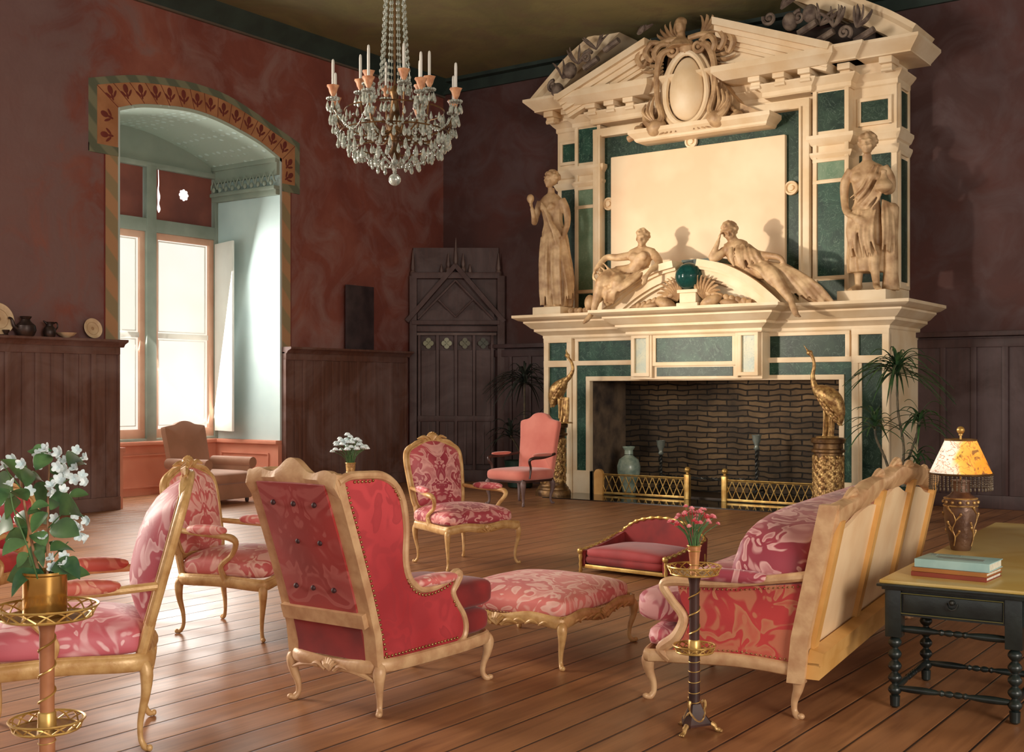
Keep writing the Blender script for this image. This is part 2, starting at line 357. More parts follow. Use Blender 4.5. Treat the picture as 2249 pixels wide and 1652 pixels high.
    def grid(s, fn, nu, nv, thick=0):
        """surface fn(u,v)->(x,y,z); thick: second skin offset along the normal"""
        P = [[V(fn(i / nu, j / nv)) for j in range(nv + 1)] for i in range(nu + 1)]
        w = nv + 1; vs = [p for r in P for p in r]
        fs = [(i * w + j, (i + 1) * w + j, (i + 1) * w + j + 1, i * w + j + 1) for i in range(nu) for j in range(nv)]
        if thick:
            m = len(vs); q = []
            for i in range(nu + 1):
                for j in range(nv + 1):
                    du = P[min(i + 1, nu)][j] - P[max(i - 1, 0)][j]; dv = P[i][min(j + 1, nv)] - P[i][max(j - 1, 0)]
                    nn = du.cross(dv); nn = nn.normalized() if nn.length > 1e-9 else V((0, 0, 1)); q.append(P[i][j] - nn * thick)
            vs += q; fs += [tuple(m + k for k in reversed(f)) for f in fs[:nu * nv]]
            ed = [i * w for i in range(nu + 1)] + [nu * w + j for j in range(1, nv + 1)] + [i * w + nv for i in range(nu - 1, -1, -1)] + [j for j in range(nv - 1, 0, -1)]
            fs += [(ed[(k + 1) % len(ed)], ed[k], ed[k] + m, ed[(k + 1) % len(ed)] + m) for k in range(len(ed))]
        return s.add(vs, fs)
    def build(s, name, m, parent=None, ang=38, remesh=0, sm=0, disp=0, subs=0, fix=True):
        me = bpy.data.meshes.new(name)
        me.from_pydata([tuple(v) for v in s.v], [], s.f); me.update()
        if fix:
            bm = bmesh.new(); bm.from_mesh(me); bmesh.ops.recalc_face_normals(bm, faces=bm.faces[:]); bm.to_mesh(me); bm.free()
        me.materials.append(m)
        if ang:
            me.shade_smooth(); me.set_sharp_from_angle(angle=radians(ang if not remesh else 180))
        o = bpy.data.objects.new(name, me); COL.objects.link(o)
        if parent: o.parent = parent
        if remesh:
            q = o.modifiers.new('remesh', 'REMESH'); q.mode = 'VOXEL'; q.voxel_size = remesh; q.use_smooth_shade = True
            if sm: q = o.modifiers.new('smooth', 'SMOOTH'); q.factor = .5; q.iterations = sm
        if subs: q = o.modifiers.new('subd', 'SUBSURF'); q.levels = subs; q.render_levels = subs
        return o
def thing(name, label, cat, loc=(0, 0, 0), rz=0, group=None, kind=None):
    o = bpy.data.objects.new(name, None); COL.objects.link(o); o.location = loc; o.rotation_euler = (0, 0, rz)
    o.empty_display_size = .1
    return tag(o, label, cat, group, kind)
def tag(o, label=None, cat=None, group=None, kind=None):
    for k, v in (('label', label), ('category', cat), ('group', group), ('kind', kind)):
        if v: o[k] = v
    return o
def struct(mb, name, m, parent=None, **k):
    o = mb.build(name, m, parent, **k)
    if not parent: o['kind'] = 'structure'
    return o
def copy_tree(o, parent=None):
    c = o.copy(); COL.objects.link(c)
    if parent: c.parent = parent
    for ch in [x for x in bpy.data.objects if x.parent == o]: copy_tree(ch, c)
    return c
def lerp(a, b, t): return a + (b - a) * t
def spiral(cx, cz, r0, r1, a0, turns, n=18, y=0, dy=0):
    return [(cx + lerp(r0, r1, i / n) * cos(a0 + 2 * pi * turns * i / n), y + dy * i / n, cz + lerp(r0, r1, i / n) * sin(a0 + 2 * pi * turns * i / n)) for i in range(n + 1)]
# ================================================================ THE ROOM
XL = -13.6; YB = 16.85; ZC = 7.2
mb = MB().box(-16, 9, -9, 19, -.1, 0); struct(mb, 'floor', FLOORM, ang=0)
mb = MB().box(-16, 9, -9, 19, ZC, ZC + .15)
struct(mb, 'ceiling', CEIL, ang=0)
NY0, NY1 = 9.89, 12.88
ARCH = [(NY0, 5.40), (10.15, 5.49), (10.42, 5.55), (10.97, 5.615), (11.37, 5.61), (11.8, 5.545), (12.33, 5.41), (12.62, 5.30), (NY1, 5.18)]
ARCHS = crom(ARCH, 4)
# left wall: solid bays either side of the window bay and of an unseen opening added further forward for the lamps, spandrel over the arch
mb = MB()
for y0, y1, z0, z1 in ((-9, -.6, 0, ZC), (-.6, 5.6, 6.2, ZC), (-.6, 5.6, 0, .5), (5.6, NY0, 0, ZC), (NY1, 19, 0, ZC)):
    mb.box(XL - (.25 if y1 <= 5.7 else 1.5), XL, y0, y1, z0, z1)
vs = []; n = len(ARCHS)
for x in (XL - 1.5, XL):
    vs += [(x, y, z) for y, z in ARCHS] + [(x, y, ZC) for y, z in ARCHS]
fs = []
for i in range(n - 1):
    fs += [(i, i + 1, n + i + 1, n + i), (2 * n + i, 3 * n + i, 3 * n + i + 1, 2 * n + i + 1), (i, 2 * n + i, 2 * n + i + 1, i + 1), (n + i, n + i + 1, 3 * n + i + 1, 3 * n + i)]
mb.add(vs, fs)
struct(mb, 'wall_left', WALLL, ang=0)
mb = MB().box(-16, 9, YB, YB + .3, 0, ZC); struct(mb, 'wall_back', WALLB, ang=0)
# cornice band
CORN = mat('cornice_green', rgb(40, 56, 50), .6, c2=rgb(28, 42, 38), scale=3)
GREY = mat('pale_moulding', rgb(96, 84, 72), .6, scale=3)
mb = MB().poly([(XL - .05, ZC), (XL + .22, ZC), (XL + .2, ZC - .06), (XL + .05, ZC - .2), (XL + .04, ZC - .26), (XL - .05, ZC - .26)], -9, YB); struct(mb, 'trim_1', CORN)
mb = MB().box(XL, XL + .05, -9, YB, ZC - .29, ZC - .26); struct(mb, 'trim_2', GREY)
mb = MB().box(XL, 9, YB - .2, YB, ZC - .06, ZC).box(XL, 9, YB - .05, YB, ZC - .24, ZC - .06); struct(mb, 'trim_3', CORN)
# ceiling beams (olive, broad, shallow) running from the chimney side
BEAM = mat('olive_beam', rgb(84, 74, 46), .7, c2=rgb(64, 54, 38), scale=2)

# ---- window bay lining
BAYW = mat('pale_blue_plaster', rgb(196, 214, 212), .6, c2=rgb(180, 200, 200), scale=1.2)
VAULT = NT('relief_vault_plaster')
vo = VAULT.n('ShaderNodeTexVoronoi'); vo.inputs['Scale'].default_value = 7; vo.inputs['Randomness'].default_value = .25; VAULT.l(VAULT.coord(), vo.inputs['Vector'])
dots = VAULT.ramp(vo.outputs['Distance'], [(.22, (1, 1, 1)), (.34, (0, 0, 0))])
VAULT.col(VAULT.mix(dots, rgb(168, 184, 170), rgb(192, 212, 204))); VAULT.bump(dots, .6, .02); VAULT.set(Roughness=.6)
XB = -15.1
mb = MB().box(XB, XL - .002, NY1 - .04, NY1 + .01, .82, 5.22).box(XB, XL - .002, NY0 - .01, NY0 + .04, .82, 5.42)
struct(mb, 'wall_bay', BAYW, ang=0)
mb = MB(); vs = []
for x in (XB, XL - .002):
    vs += [(x, y, z - .0) for y, z in ARCHS] + [(x, y, z - .05) for y, z in ARCHS]
mb.add(vs, [(n + i, 3 * n + i, 3 * n + i + 1, n + i + 1) for i in range(n - 1)] + [(2 * n + i, 3 * n + i, 3 * n + i + 1, 2 * n + i + 1) for i in range(n - 1)])
struct(mb, 'ceiling_bay', VAULT.m)
# back wall of the bay above the window
GREYG = mat('grey_green_plaster', rgb(142, 152, 138), .65, c2=rgb(126, 138, 126), scale=1.5)
mb = MB(); pts = [(y, z) for y, z in ARCHS] + [(NY1, 5.04), (NY0, 5.04)]
m_ = len(pts); mb.add([(XB, y, z) for y, z in pts] + [(XB - .1, y, z) for y, z in pts], [tuple(range(m_)), tuple(range(2 * m_ - 1, m_ - 1, -1))] + [(i, (i + 1) % m_, (i + 1) % m_ + m_, i + m_) for i in range(m_)])
struct(mb, 'wall_bay_lunette', GREYG, ang=0)
# frieze under the vault on the reveal
mb = MB()
mb.box(XB, XL - .01, NY1 - .13, NY1 - .03, 5.12, 5.20, .01).box(XB, XL - .01, NY1 - .10, NY1 - .03, 4.93, 5.12).box(XB, XL - .01, NY1 - .16, NY1 - .03, 4.70, 4.76, .015).box(XB, XL - .01, NY1 - .12, NY1 - .03, 4.62, 4.70, .01)
for i in range(10):
    x = XB + .08 + i * .148
    mb.ell((x, NY1 - .14, 4.81), (.035, .03, .045), 8, 6)
    for s_ in (-1, 1): mb.tube([(x + s_ * .07, NY1 - .13, 4.82), (x + s_ * .055, NY1 - .14, 4.88), (x, NY1 - .14, 4.97)], [.012, .014, .006], 6)
struct(mb, 'trim_4', GREYG)
# pink dado of the bay
DADO = mat('salmon_dado', rgb(212, 142, 116), .6, c2=rgb(196, 122, 98), scale=1.4)
mb = MB().box(XB - .1, XB + .06, NY0, NY1, 0, .76).box(XB - .1, XB + .14, NY0, NY1, .76, .82, .012).box(XB, XL, NY1 - .08, NY1 + .01, 0, .76).box(XB, XL + .0, NY1 - .13, NY1, .76, .82, .012)
mb.box(XB, XL, NY0 - .01, NY0 + .08, 0, .76).box(XB, XL, NY0, NY0 + .13, .76, .82, .012)
for x0, x1, z0, z1 in ((-14.9, -13.8, .60, .62), (-14.9, -13.8, .12, .14), (-14.9, -14.88, .12, .62), (-13.82, -13.8, .12, .62)): mb.box(x0, x1, NY1 - .1, NY1 - .07, z0, z1)
for y0, y1, z0, z1 in ((10.2, 12.4, .60, .62), (10.2, 12.4, .12, .14)): mb.box(XB + .05, XB + .08, y0, y1, z0, z1)
struct(mb, 'baseboard_bay', DADO)
# window: mullion, transom, blinds above, bright sashes below
win = thing('window_1', 'tall mullioned window at the back of the arched bay', 'window', (0, 0, 0), kind='structure')
mb = MB().box(XB - .06, XB + .08, 11.45, 11.63, .82, 5.04, .012).box(XB - .06, XB + .07, NY0, NY1, 4.02, 4.22, .012)
mb.box(XB - .06, XB + .07, 12.78, NY1 - .02, .82, 5.2, .012).box(XB - .06, XB + .07, NY0, NY0 + .1, .82, 5.2, .012).box(XB - .06, XB + .07, NY0, NY1, .80, .86, .012).box(XB - .06, XB + .07, NY0, NY1, 5.0, 5.08, .012)
mb.build('window_frame', FRAMEG, win)
for y0, y1 in ((NY0 + .1, 11.45), (11.63, 12.78)):
    MB().box(XB - .03, XB, y0 + .02, y1 - .02, 4.22, 5.0).build('window_blind', BLIND, win)
    MB().box(XB - .02, XB + .012, y0 + .0, y0 + .015, 4.22, 5.0).build('glazing_edge', WHITEP, win)
    s_ = MB().box(XB - .03, XB + .03, y0, y1, 3.92, 4.02, .008).box(XB - .03, XB + .03, y0, y0 + .06, .86, 4.0, .008).box(XB - .03, XB + .03, y1 - .09, y1, .86, 4.0, .008).box(XB - .03, XB + .03, y0, y1, .86, 1.0, .008)
    sh = s_.build('window_sash', SALMON, win)
    MB().box(XB - .04, XB - .02, y0 + .05, y1 - .08, 1.0, 3.93).build('window_pane', PANE, sh)
    s_ = MB().box(XB - .02, XB + .01, y0 + .06, y1 - .09, 2.40, 2.48, .006)
    for a, b in ((2.5, 3.90), (1.05, 2.38)):
        for (p, q, r_, t_) in ((y0 + .09, y0 + .102, a, b), (y1 - .15, y1 - .138, a, b), (y0 + .09, y1 - .138, a, a + .012), (y0 + .09, y1 - .138, b - .012, b)): s_.box(XB - .02, XB - .006, p, q, r_, t_)
    s_.build('glazing_bar', WHITEP, sh)
# flower shaped light hole and torn slit in the right blind
GLOWW = emit_mat('daylight_through_blind', (1, .98, .95, 1), 1.6)
y_, z_ = AX(403, 429, XB)
mb = MB()
for k in range(8): mb.lathe([(.0, 0), (.034, 0), (.034, .004), (0, .004)], 12) if 0 else mb.at(TR(XB + .003, y_ + .066 * cos(k * pi / 4), z_ + .066 * sin(k * pi / 4)) @ rotm(0, pi / 2, 0)).lathe([(.001, 0), (.026, 0), (.026, .004), (.001, .004)], 12)
mb.at(TR(XB + .003, y_, z_) @ rotm(0, pi / 2, 0)).lathe([(.001, 0), (.04, 0), (.04, .004), (.001, .004)], 12)
mb.build('blind_flower_hole', GLOWW, win)
y_, z_ = AX(347, 366, XB); z1_ = AX(341, 466, XB)[1]
MB().tube([(XB + .004, y_, z_), (XB + .004, y_ + .01, lerp(z_, z1_, .35)), (XB + .004, y_, lerp(z_, z1_, .5)), (XB + .004, y_ + .012, lerp(z_, z1_, .65)), (XB + .004, y_ + .004, lerp(z_, z1_, .8)), (XB + .004, y_ + .012, lerp(z_, z1_, .92)), (XB + .004, y_ + .01, z1_)], [.004, .008, .012, .026, .014, .03, .006], 8, smooth=4, flat=.2, up=(1, 0, 0)).build('blind_tear', GLOWW, win)
# folded shutter leaf standing open against the reveal
sh = thing('window_shutter', 'white shutter leaf folded open on right reveal of window bay', 'shutter', (XB + .06, 12.80, 0), kind='structure')
sh.name = 'window_2'
mb = MB().at(rotm(0, 0, radians(-16))).box(.02, .66, -.03, .01, .95, 3.95, .006); mb.build('shutter_leaf', WHITEP, sh)
MB().at(rotm(0, 0, radians(-16))).box(-.02, .02, -.02, .02, 1.4, 1.5).box(-.02, .02, -.02, .02, 3.4, 3.5).build('hinge', FRAMEG, sh)
# ---- wainscot on the left wall
ZW = 2.27
def wainscot(mb, y0, y1, pitch=.42):
    mb.box(XL, XL + .06, y0, y1, 0, ZW - .08).box(XL, XL + .10, y0, y1, 0, .18, .01).box(XL, XL + .09, y0, y1, ZW - .2, ZW - .1, .01)
    mb.poly([(XL, ZW - .1), (XL + .1, ZW - .1), (XL + .13, ZW - .06), (XL + .2, ZW - .03), (XL + .2, ZW), (XL, ZW)], y0, y1 + .05)
    k = max(1, round((y1 - y0) / pitch)); p = (y1 - y0) / k
    for i in range(k + 1):
        y = y0 + p * i; mb.box(XL, XL + .085, max(y0, y - .035), min(y1, y + .035), .18, ZW - .2, .006)
        if i < k: mb.box(XL, XL + .075, y + p / 2 - .008, y + p / 2 + .008, .18, ZW - .2)
struct((lambda m: (wainscot(m, 4.2, NY0 - .02), m)[1])(MB()), 'trim_5', WAIN)
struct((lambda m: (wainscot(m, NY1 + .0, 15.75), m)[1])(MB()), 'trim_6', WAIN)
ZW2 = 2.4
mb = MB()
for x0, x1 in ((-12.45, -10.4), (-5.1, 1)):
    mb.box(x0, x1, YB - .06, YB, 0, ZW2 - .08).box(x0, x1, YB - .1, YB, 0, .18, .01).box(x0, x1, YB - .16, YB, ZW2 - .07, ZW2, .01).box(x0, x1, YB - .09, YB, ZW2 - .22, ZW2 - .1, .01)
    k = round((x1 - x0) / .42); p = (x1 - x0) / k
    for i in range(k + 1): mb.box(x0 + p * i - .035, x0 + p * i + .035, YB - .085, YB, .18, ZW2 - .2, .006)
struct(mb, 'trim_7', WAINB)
# ---- painted arch surround
ORN = mat('ochre_band_paint', rgb(182, 130, 90), .6, c2=rgb(156, 104, 68), scale=3)
ROPE = NT('green_rope_paint')
wv = ROPE.n('ShaderNodeTexWave', bands_direction='DIAGONAL'); wv.inputs['Scale'].default_value = 1.6; wv.inputs['Distortion'].default_value = 1.2; ROPE.l(ROPE.coord(), wv.inputs['Vector'])
ROPE.col(ROPE.ramp(wv.outputs['Fac'], [(.35, rgb(92, 98, 80)), (.65, rgb(120, 122, 98))])); ROPE.set(Roughness=.7)
ROPE2 = NT('green_ochre_strip_paint')
wv = ROPE2.n('ShaderNodeTexWave', bands_direction='DIAGONAL'); wv.inputs['Scale'].default_value = 1.2; wv.inputs['Distortion'].default_value = 1.5; ROPE2.l(ROPE2.coord(), wv.inputs['Vector'])
ROPE2.col(ROPE2.ramp(wv.outputs['Fac'], [(.40, rgb(144, 128, 96)), (.6, rgb(174, 132, 96))])); ROPE2.set(Roughness=.7)
FLWR = mat('oxblood_leaf_paint', rgb(112, 44, 36), .7, scale=5)
inner = [(NY0, 4.86)] + [(NY0, z) for z in (5.1, )] + ARCHS + [(NY1, 4.98), (NY1, 4.80)]
outer = [(9.56, 4.86), (9.56, 5.1), (9.56, 5.60)] + [(lerp(9.6, 13.14, i / 32), 0) for i in range(len(ARCHS) - 2)] + [(13.14, 5.42), (13.14, 4.98), (13.14, 4.80)]
top_ = crom([(9.5, 5.62), (10.2, 5.80), (10.97, 5.885), (11.4, 5.885), (11.8, 5.84), (12.3, 5.70), (12.7, 5.56), (13.14, 5.42)], 6)
def ztop(y):
    for a, b in zip(top_, top_[1:]):
        if a[0] <= y <= b[0]: return lerp(a[1], b[1], (y - a[0]) / (b[0] - a[0] + 1e-9))
    return top_[-1][1]
outer = [(p[0], p[1] if p[1] else ztop(p[0])) for p in outer]
outer[2] = (9.56, ztop(9.56))
def band(mb, A, B, x0, x1):
    n = min(len(A), len(B)); vs = []
    for x in (x0, x1): vs += [(x, y, z) for y, z in A[:n]] + [(x, y, z) for y, z in B[:n]]
    fs = []
    for i in range(n - 1): fs += [(2 * n + i, 2 * n + i + 1, 3 * n + i + 1, 3 * n + i), (i, i + 1, 2 * n + i + 1, 2 * n + i), (n + i, 3 * n + i, 3 * n + i + 1, n + i + 1)]
    fs += [(0, 2 * n, 3 * n, n), (n - 1, 2 * n - 1, 4 * n - 1, 3 * n - 1)]
    mb.add(vs, fs)
arch_t = thing('trim_8', 'painted ochre and green surround of the window arch', 'arch surround', kind='structure')
mb = MB(); band(mb, inner, outer, XL, XL + .015); mb.build('ochre_band', ORN, arch_t, ang=0)
out2 = [(9.44, 4.75)] + [(9.44, 5.1), (9.44, 5.70)] + [(lerp(9.47, 13.24, (i + 1) / 34), 0) for i in range(len(ARCHS) - 2)] + [(13.24, 5.48), (13.24, 4.98), (13.24, 4.70)]
out2 = [(p[0], p[1] if p[1] else ztop(p[0]) + .10) for p in out2]
mb = MB(); band(mb, outer, out2, XL, XL + .02)
mb.box(XL, XL + .022, 9.44, NY0, 4.74, 4.86).box(XL, XL + .02, NY1, 13.24, 4.68, 4.80); mb.build('rope_border', ROPE.m, arch_t, ang=0)
mb = MB().box(XL, XL + .012, NY0 - .2, NY0, ZW, 4.74).box(XL, XL + .012, NY1, NY1 + .17, ZW, 4.68); mb.build('lower_strip', ROPE2.m, arch_t, ang=0)
mb = MB().box(XL, XL + .018, NY0 - .215, NY0 - .2, ZW, 4.74).box(XL, XL + .018, NY1 + .17, NY1 + .18, ZW, 4.68)
fl_ = MB(); cen_ = []
for i in range(14):
    u = (i + .5) / 14; y = lerp(NY0 + .02, NY1 - .02, u)
    zi = min(ARCHS, key=lambda p: abs(p[0] - y))[1]; cen_.append(((lerp(9.66, 13.03, u)), (zi + ztop(lerp(9.66, 13.03, u))) / 2, (u - .5) * .8))
cen_ += [(9.72, 5.26, -pi / 2 + .3), (9.72, 5.0, -pi / 2), (13.01, 5.12, pi / 2 - .9), (13.01, 4.92, pi / 2 - .6)]
for y, z, a in cen_:
    M_ = TR(XL + .016, y, z) @ rotm(-a, 0, 0)
    for dy, dz, ry, rz_, tilt in ((0, .045, .042, .062, 0), (-.055, -.02, .018, .055, .7), (.055, -.02, .018, .055, -.7), (0, -.05, .018, .05, 0)):
        fl_.at(M_ @ TR(0, dy, dz) @ rotm(tilt, 0, 0)).ell((0, 0, 0), (.004, ry, rz_), 10, 6)
fl_.build('leaf_motif', FLWR, arch_t)
for i in range(15):
    u = i / 14; y = lerp(NY0, NY1, u); zi = min(ARCHS, key=lambda p: abs(p[0] - y))[1]; yo = lerp(9.56, 13.14, u)
    mb.tube([(XL + .016, y, zi), (XL + .016, yo, ztop(yo))], .005, 4)
mb.build('joint_line', FLWR, arch_t)
# ---- gothic doorcase across the corner
D0 = V((XL, 15.82, 0)); D1 = V((-12.2, YB, 0)); dw = (D1 - D0).length; dang = atan2(D1.y - D0.y, D1.x - D0.x)
door = thing('door_1', 'dark carved gothic doorcase standing across the far corner', 'door', D0, dang, kind='structure')
DW = panel_wood('dark_gothic_oak', 0, rgb(52, 28, 26), rgb(70, 38, 34), rgb(96, 76, 76), .3)
DWL = mat('worn_oak_edge', rgb(104, 84, 78), .55, c2=rgb(80, 58, 54), scale=5)
mb = MB().box(.12, dw - .12, .06, .3, 0, 4.1)
mb.build('back_boards', DW, door)
mb = MB()
for x in (.06, dw - .14): mb.box(x, x + .13, -.06, .1, 0, 3.6, .01)
mb.box(.1, dw - .1, -.04, .1, 2.62, 2.72, .01).box(.1, dw - .1, -.06, .1, 3.55, 3.66, .015).box(0, dw, -.03, .1, 0, .2, .01)
mb.build('door_post_frame', DW, door)
k = 4; p = (dw - .46) / k
pn = MB(); mo = MB(); qf = []
for i in range(k):
    x = .23 + p * i
    pn.box(x + .03, x + p - .03, .0, .07, .3, 2.3, .01)
    mo.box(x - .025, x + .025, -.03, .08, .2, 2.6, .01).box(x + p * .5 - .012, x + p * .5 + .012, -.02, .05, .3, 1.0)
    qx, qz = x + p / 2, 2.42
    q = MB()
    for a in range(4): q.at(TR(qx + .048 * cos(a * pi / 2), -.005, qz + .052 * sin(a * pi / 2)) @ rotm(pi / 2, 0, 0)).lathe([(.001, -.02), (.045, -.02), (.045, .02), (.001, .02)], 14)
    q.build('quatrefoil', mat('verdigris_light_%d' % i, rgb(*((138, 138, 110), (160, 162, 138), (112, 110, 90), (76, 78, 66))[i]), .5), door)
mo.box(.23 + p * k - .025, .23 + p * k + .025, -.03, .08, .2, 2.6, .01).box(.2, dw - .2, -.03, .08, 1.05, 1.15, .01)
pn.build('door_panel', DW, door); mo.build('door_moulding', DWL if 0 else DW, door)
MB().box(.16, dw - .16, -.05, .0, 2.56, 2.6).box(.16, .19, -.05, .0, 1.6, 2.6).build('worn_edge', DWL, door)
cx_ = dw / 2; mb = MB()
for s_ in (-1, 1):
    mb.tube([(cx_ + s_ * .85, -.05, 2.8), (cx_, -.05, 3.78)], .055, 4).tube([(cx_ + s_ * .66, -.04, 2.84), (cx_, -.04, 3.52)], .022, 4)
    mb.tube([(cx_ + s_ * .3, -.04, 3.18), (cx_, -.04, 2.88)], .018, 4)
mb.box(.1, dw - .1, -.07, .05, 2.74, 2.82, .01).box(.2, dw - .2, -.0, .12, 2.8, 3.0)
mb.build('gable', DWL if 0 else DW, door)
mb = MB()
for x, z, h in ((cx_, 3.72, .55), (cx_ - .13, 3.66, .34), (cx_ + .13, 3.66, .34), (cx_ - .25, 3.55, .26), (cx_ + .25, 3.55, .26), (.12, 3.6, .45), (dw - .12, 3.6, .4)):
    mb.at(TR(x, 0, z)).lathe([(.05, 0), (.055, .06), (.03, .1), (.04, .14), (.005, h)], 6)
mb.build('pinnacle', DWL, door)
# ================================================================ CHIMNEYPIECE
FP = thing('fireplace', 'monumental carved cream stone chimneypiece with green marble inlays and broken pediment', 'fireplace', (0, 0, 0))
XC = -7.76                        # its axis
YL = 15.6                         # front of the lower body
def mir(x): return 2 * XC - x
xl, xr = -10.5, -5.04
ox0, ox1, oz = -9.66, -5.72, 1.76         # fire opening
mb = MB()
mb.box(xl, ox0 - .30, YL, YB, 0, 2.42).box(ox1 + .34, xr, YL, YB, 0, 2.42).box(ox0 - .30, ox1 + .34, YL, YB, oz + .14, 2.42)
mb.build('lower_body', STONE, FP, ang=0)
# opening surround: stone fillet, green marble strip, stone fillet
mb = MB()
for a, b, z in ((0, .07, 0), (.24, .31, 0)):
    mb.box(ox0 - b, ox0 - a, YL - .05, YL + .05, 0, oz + b - .02, .008).box(ox1 + a, ox1 + b, YL - .05, YL + .05, 0, oz + b - .02, .008)
    mb.box(ox0 - b, ox1 + b, YL - .05, YL + .05, oz + a - .02, oz + b - .02, .008)
mb.box(ox0 - .3, ox0, YL - .06, YL + .3, 0, .36, .01).box(ox1, ox1 + .3, YL - .06, YL + .3, 0, .36, .01)
mb.build('opening_frame', STONE, FP)
mb = MB().box(ox0 - .24, ox0 - .07, YL - .03, YL + .06, .3, oz + .22).box(ox1 + .07, ox1 + .24, YL - .03, YL + .06, .3, oz + .22).box(ox0 - .2, ox1 + .2, YL - .03, YL + .06, oz + .05, oz + .22)
mb.build('opening_inlay', GREEN, FP, ang=0)
# outer pilasters
for s_ in (0, 1):
    a, b = (xl, -9.98) if not s_ else (mir(-9.98), xr)
    mb = MB().box(a, a + .09, YL - .07, YL + .02, 0, 2.42, .008).box(b - .09, b, YL - .07, YL + .02, 0, 2.42, .008)
    for z0, z1 in ((0, .3), (1.96, 2.06), (2.34, 2.42)): mb.box(a, b, YL - .07, YL + .02, z0, z1, .008)
    mb.build('pilaster', STONE, FP)
    mb = MB().box(a + .09, b - .09, YL - .03, YL + .01, .3, 1.96).box(a + .09, b - .09, YL - .03, YL + .01, 2.06, 2.34)
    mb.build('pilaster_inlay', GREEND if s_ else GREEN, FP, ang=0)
# frieze panels between pilasters and centre block
def framed(x0, x1, z0, z1, y, fw, frame_mat, in_mat, names=('panel_frame', 'marble_panel'), d=.035):
    m = MB().box(x0, x0 + fw, y - d, y + .02, z0, z1, .006).box(x1 - fw, x1, y - d, y + .02, z0, z1, .006).box(x0, x1, y - d, y + .02, z0, z0 + fw, .006).box(x0, x1, y - d, y + .02, z1 - fw, z1, .006)
    f = m.build(names[0], frame_mat, FP)
    MB().box(x0 + fw, x1 - fw, y - d * .35, y + .01, z0 + fw, z1 - fw).build(names[1], in_mat, FP, ang=0)
framed(-9.94, -8.72, 1.99, 2.41, YL, .06, STONE, GREEN)
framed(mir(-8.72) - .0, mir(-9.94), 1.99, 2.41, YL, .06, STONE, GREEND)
cb0, cb1, YCN = -8.80, -6.72, YL - .28     # centre block
mb = MB().box(cb0, cb1, YCN, YL, 1.76, 2.42).build('centre_block', STONE, FP, ang=0)
framed(-8.42, -7.10, 1.95, 2.41, YCN, .055, STONE, GREEN)
MB().box(-8.36, -7.16, YCN - .012, YCN + .01, 1.80, 1.93).build('marble_panel', GREEND, FP, ang=0)
for x0, x1 in ((-8.76, -8.46), (-7.06, -6.76)):
    framed(x0, x1, 1.80, 2.41, YCN, .05, STONE, MOSAIC, ('console_frame', 'mosaic_panel'), .06)
mb = MB()
mb.box(-8.46, -8.42, YCN - .05, YCN, 1.78, 2.42, .006).box(-7.10, -7.06, YCN - .05, YCN, 1.78, 2.42, .006).build('console_edge', STONE, FP)
# mantel shelf profile, breaking forward over pilasters and centre
def cornice(mb, x0, x1, yf, yb, z, prof, left=True, right=True):
    """prof: list of (projection, z offset) bottom to top, swept round front and both ends"""
    rings = []
    for p, dz in prof:
        a = x0 - (p if left else 0); b = x1 + (p if right else 0)
        rings.append([(a, yb, z + dz), (a, yf - p, z + dz), (b, yf - p, z + dz), (b, yb, z + dz)])
    vs = [q for r in rings for q in r]; fs = []
    for i in range(len(rings) - 1):
        for k in range(3): fs.append((4 * i + k, 4 * i + k + 1, 4 * i + 5 + k, 4 * i + 4 + k))
        fs.append((4 * i + 3, 4 * i, 4 * i + 4, 4 * i + 7))
    fs += [(3, 2, 1, 0), tuple(4 * (len(rings) - 1) + k for k in range(4))]
    return mb.add(vs, fs)
SHELF = [(0, 0), (.015, .02), (.015, .055), (.05, .075), (.11, .11), (.13, .12), (.13, .155), (.17, .17), (.24, .23), (.27, .25), (.27, .275), (.33, .285), (.40, .32), (.42, .33), (.42, .37)]
mb = MB(); cornice(mb, xl, xr, YL - .06, YB, 2.40, [(p * .88, z) for p, z in SHELF])
mb.build('mantel_shelf', STONE, FP, ang=25)
mb = MB(); cornice(mb, cb0 - .02, cb1 + .02, YCN - .08, YL, 2.402, SHELF); mb.build('mantel_break', STONE, FP, ang=25)
ZS = 2.77
# firebox
FY1 = 16.65
mb = MB()
mb.box(ox0 - .02, ox1 + .02, FY1, FY1 + .1, 0, oz + .6).box(ox1, ox1 + .1, YL + .06, FY1, 0, oz + .1)
mb.build('firebox_back', BRICK, FP, ang=0)
PLASTB = mat('smoked_render', rgb(128, 106, 84), .85, c2=rgb(60, 50, 46), scale=3, detail=5, bump=.4, bscale=12)
MB().box(ox0 - .1, ox0, YL + .06, FY1, 0, oz + .1).build('firebox_cheek', PLASTB, FP, ang=0)
MB().box(ox0 - .1, ox1 + .1, YL + .06, FY1, oz + .02, oz + .12).build('firebox_lintel', mat('soot', rgb(26, 22, 20), .9, scale=4), FP, ang=0)
MB().box(ox0 - .25, ox1 + .25, 14.62, FY1, 0, .012).build('hearth_slab', BLACKM, FP, ang=0)
HEB = mat('hearth_brown_tiles', rgb(70, 52, 34), .5, c2=rgb(46, 34, 24), scale=4)
MB().box(ox0, ox1, 15.75, FY1, .012, .03).build('inner_hearth', HEB, FP, ang=0)
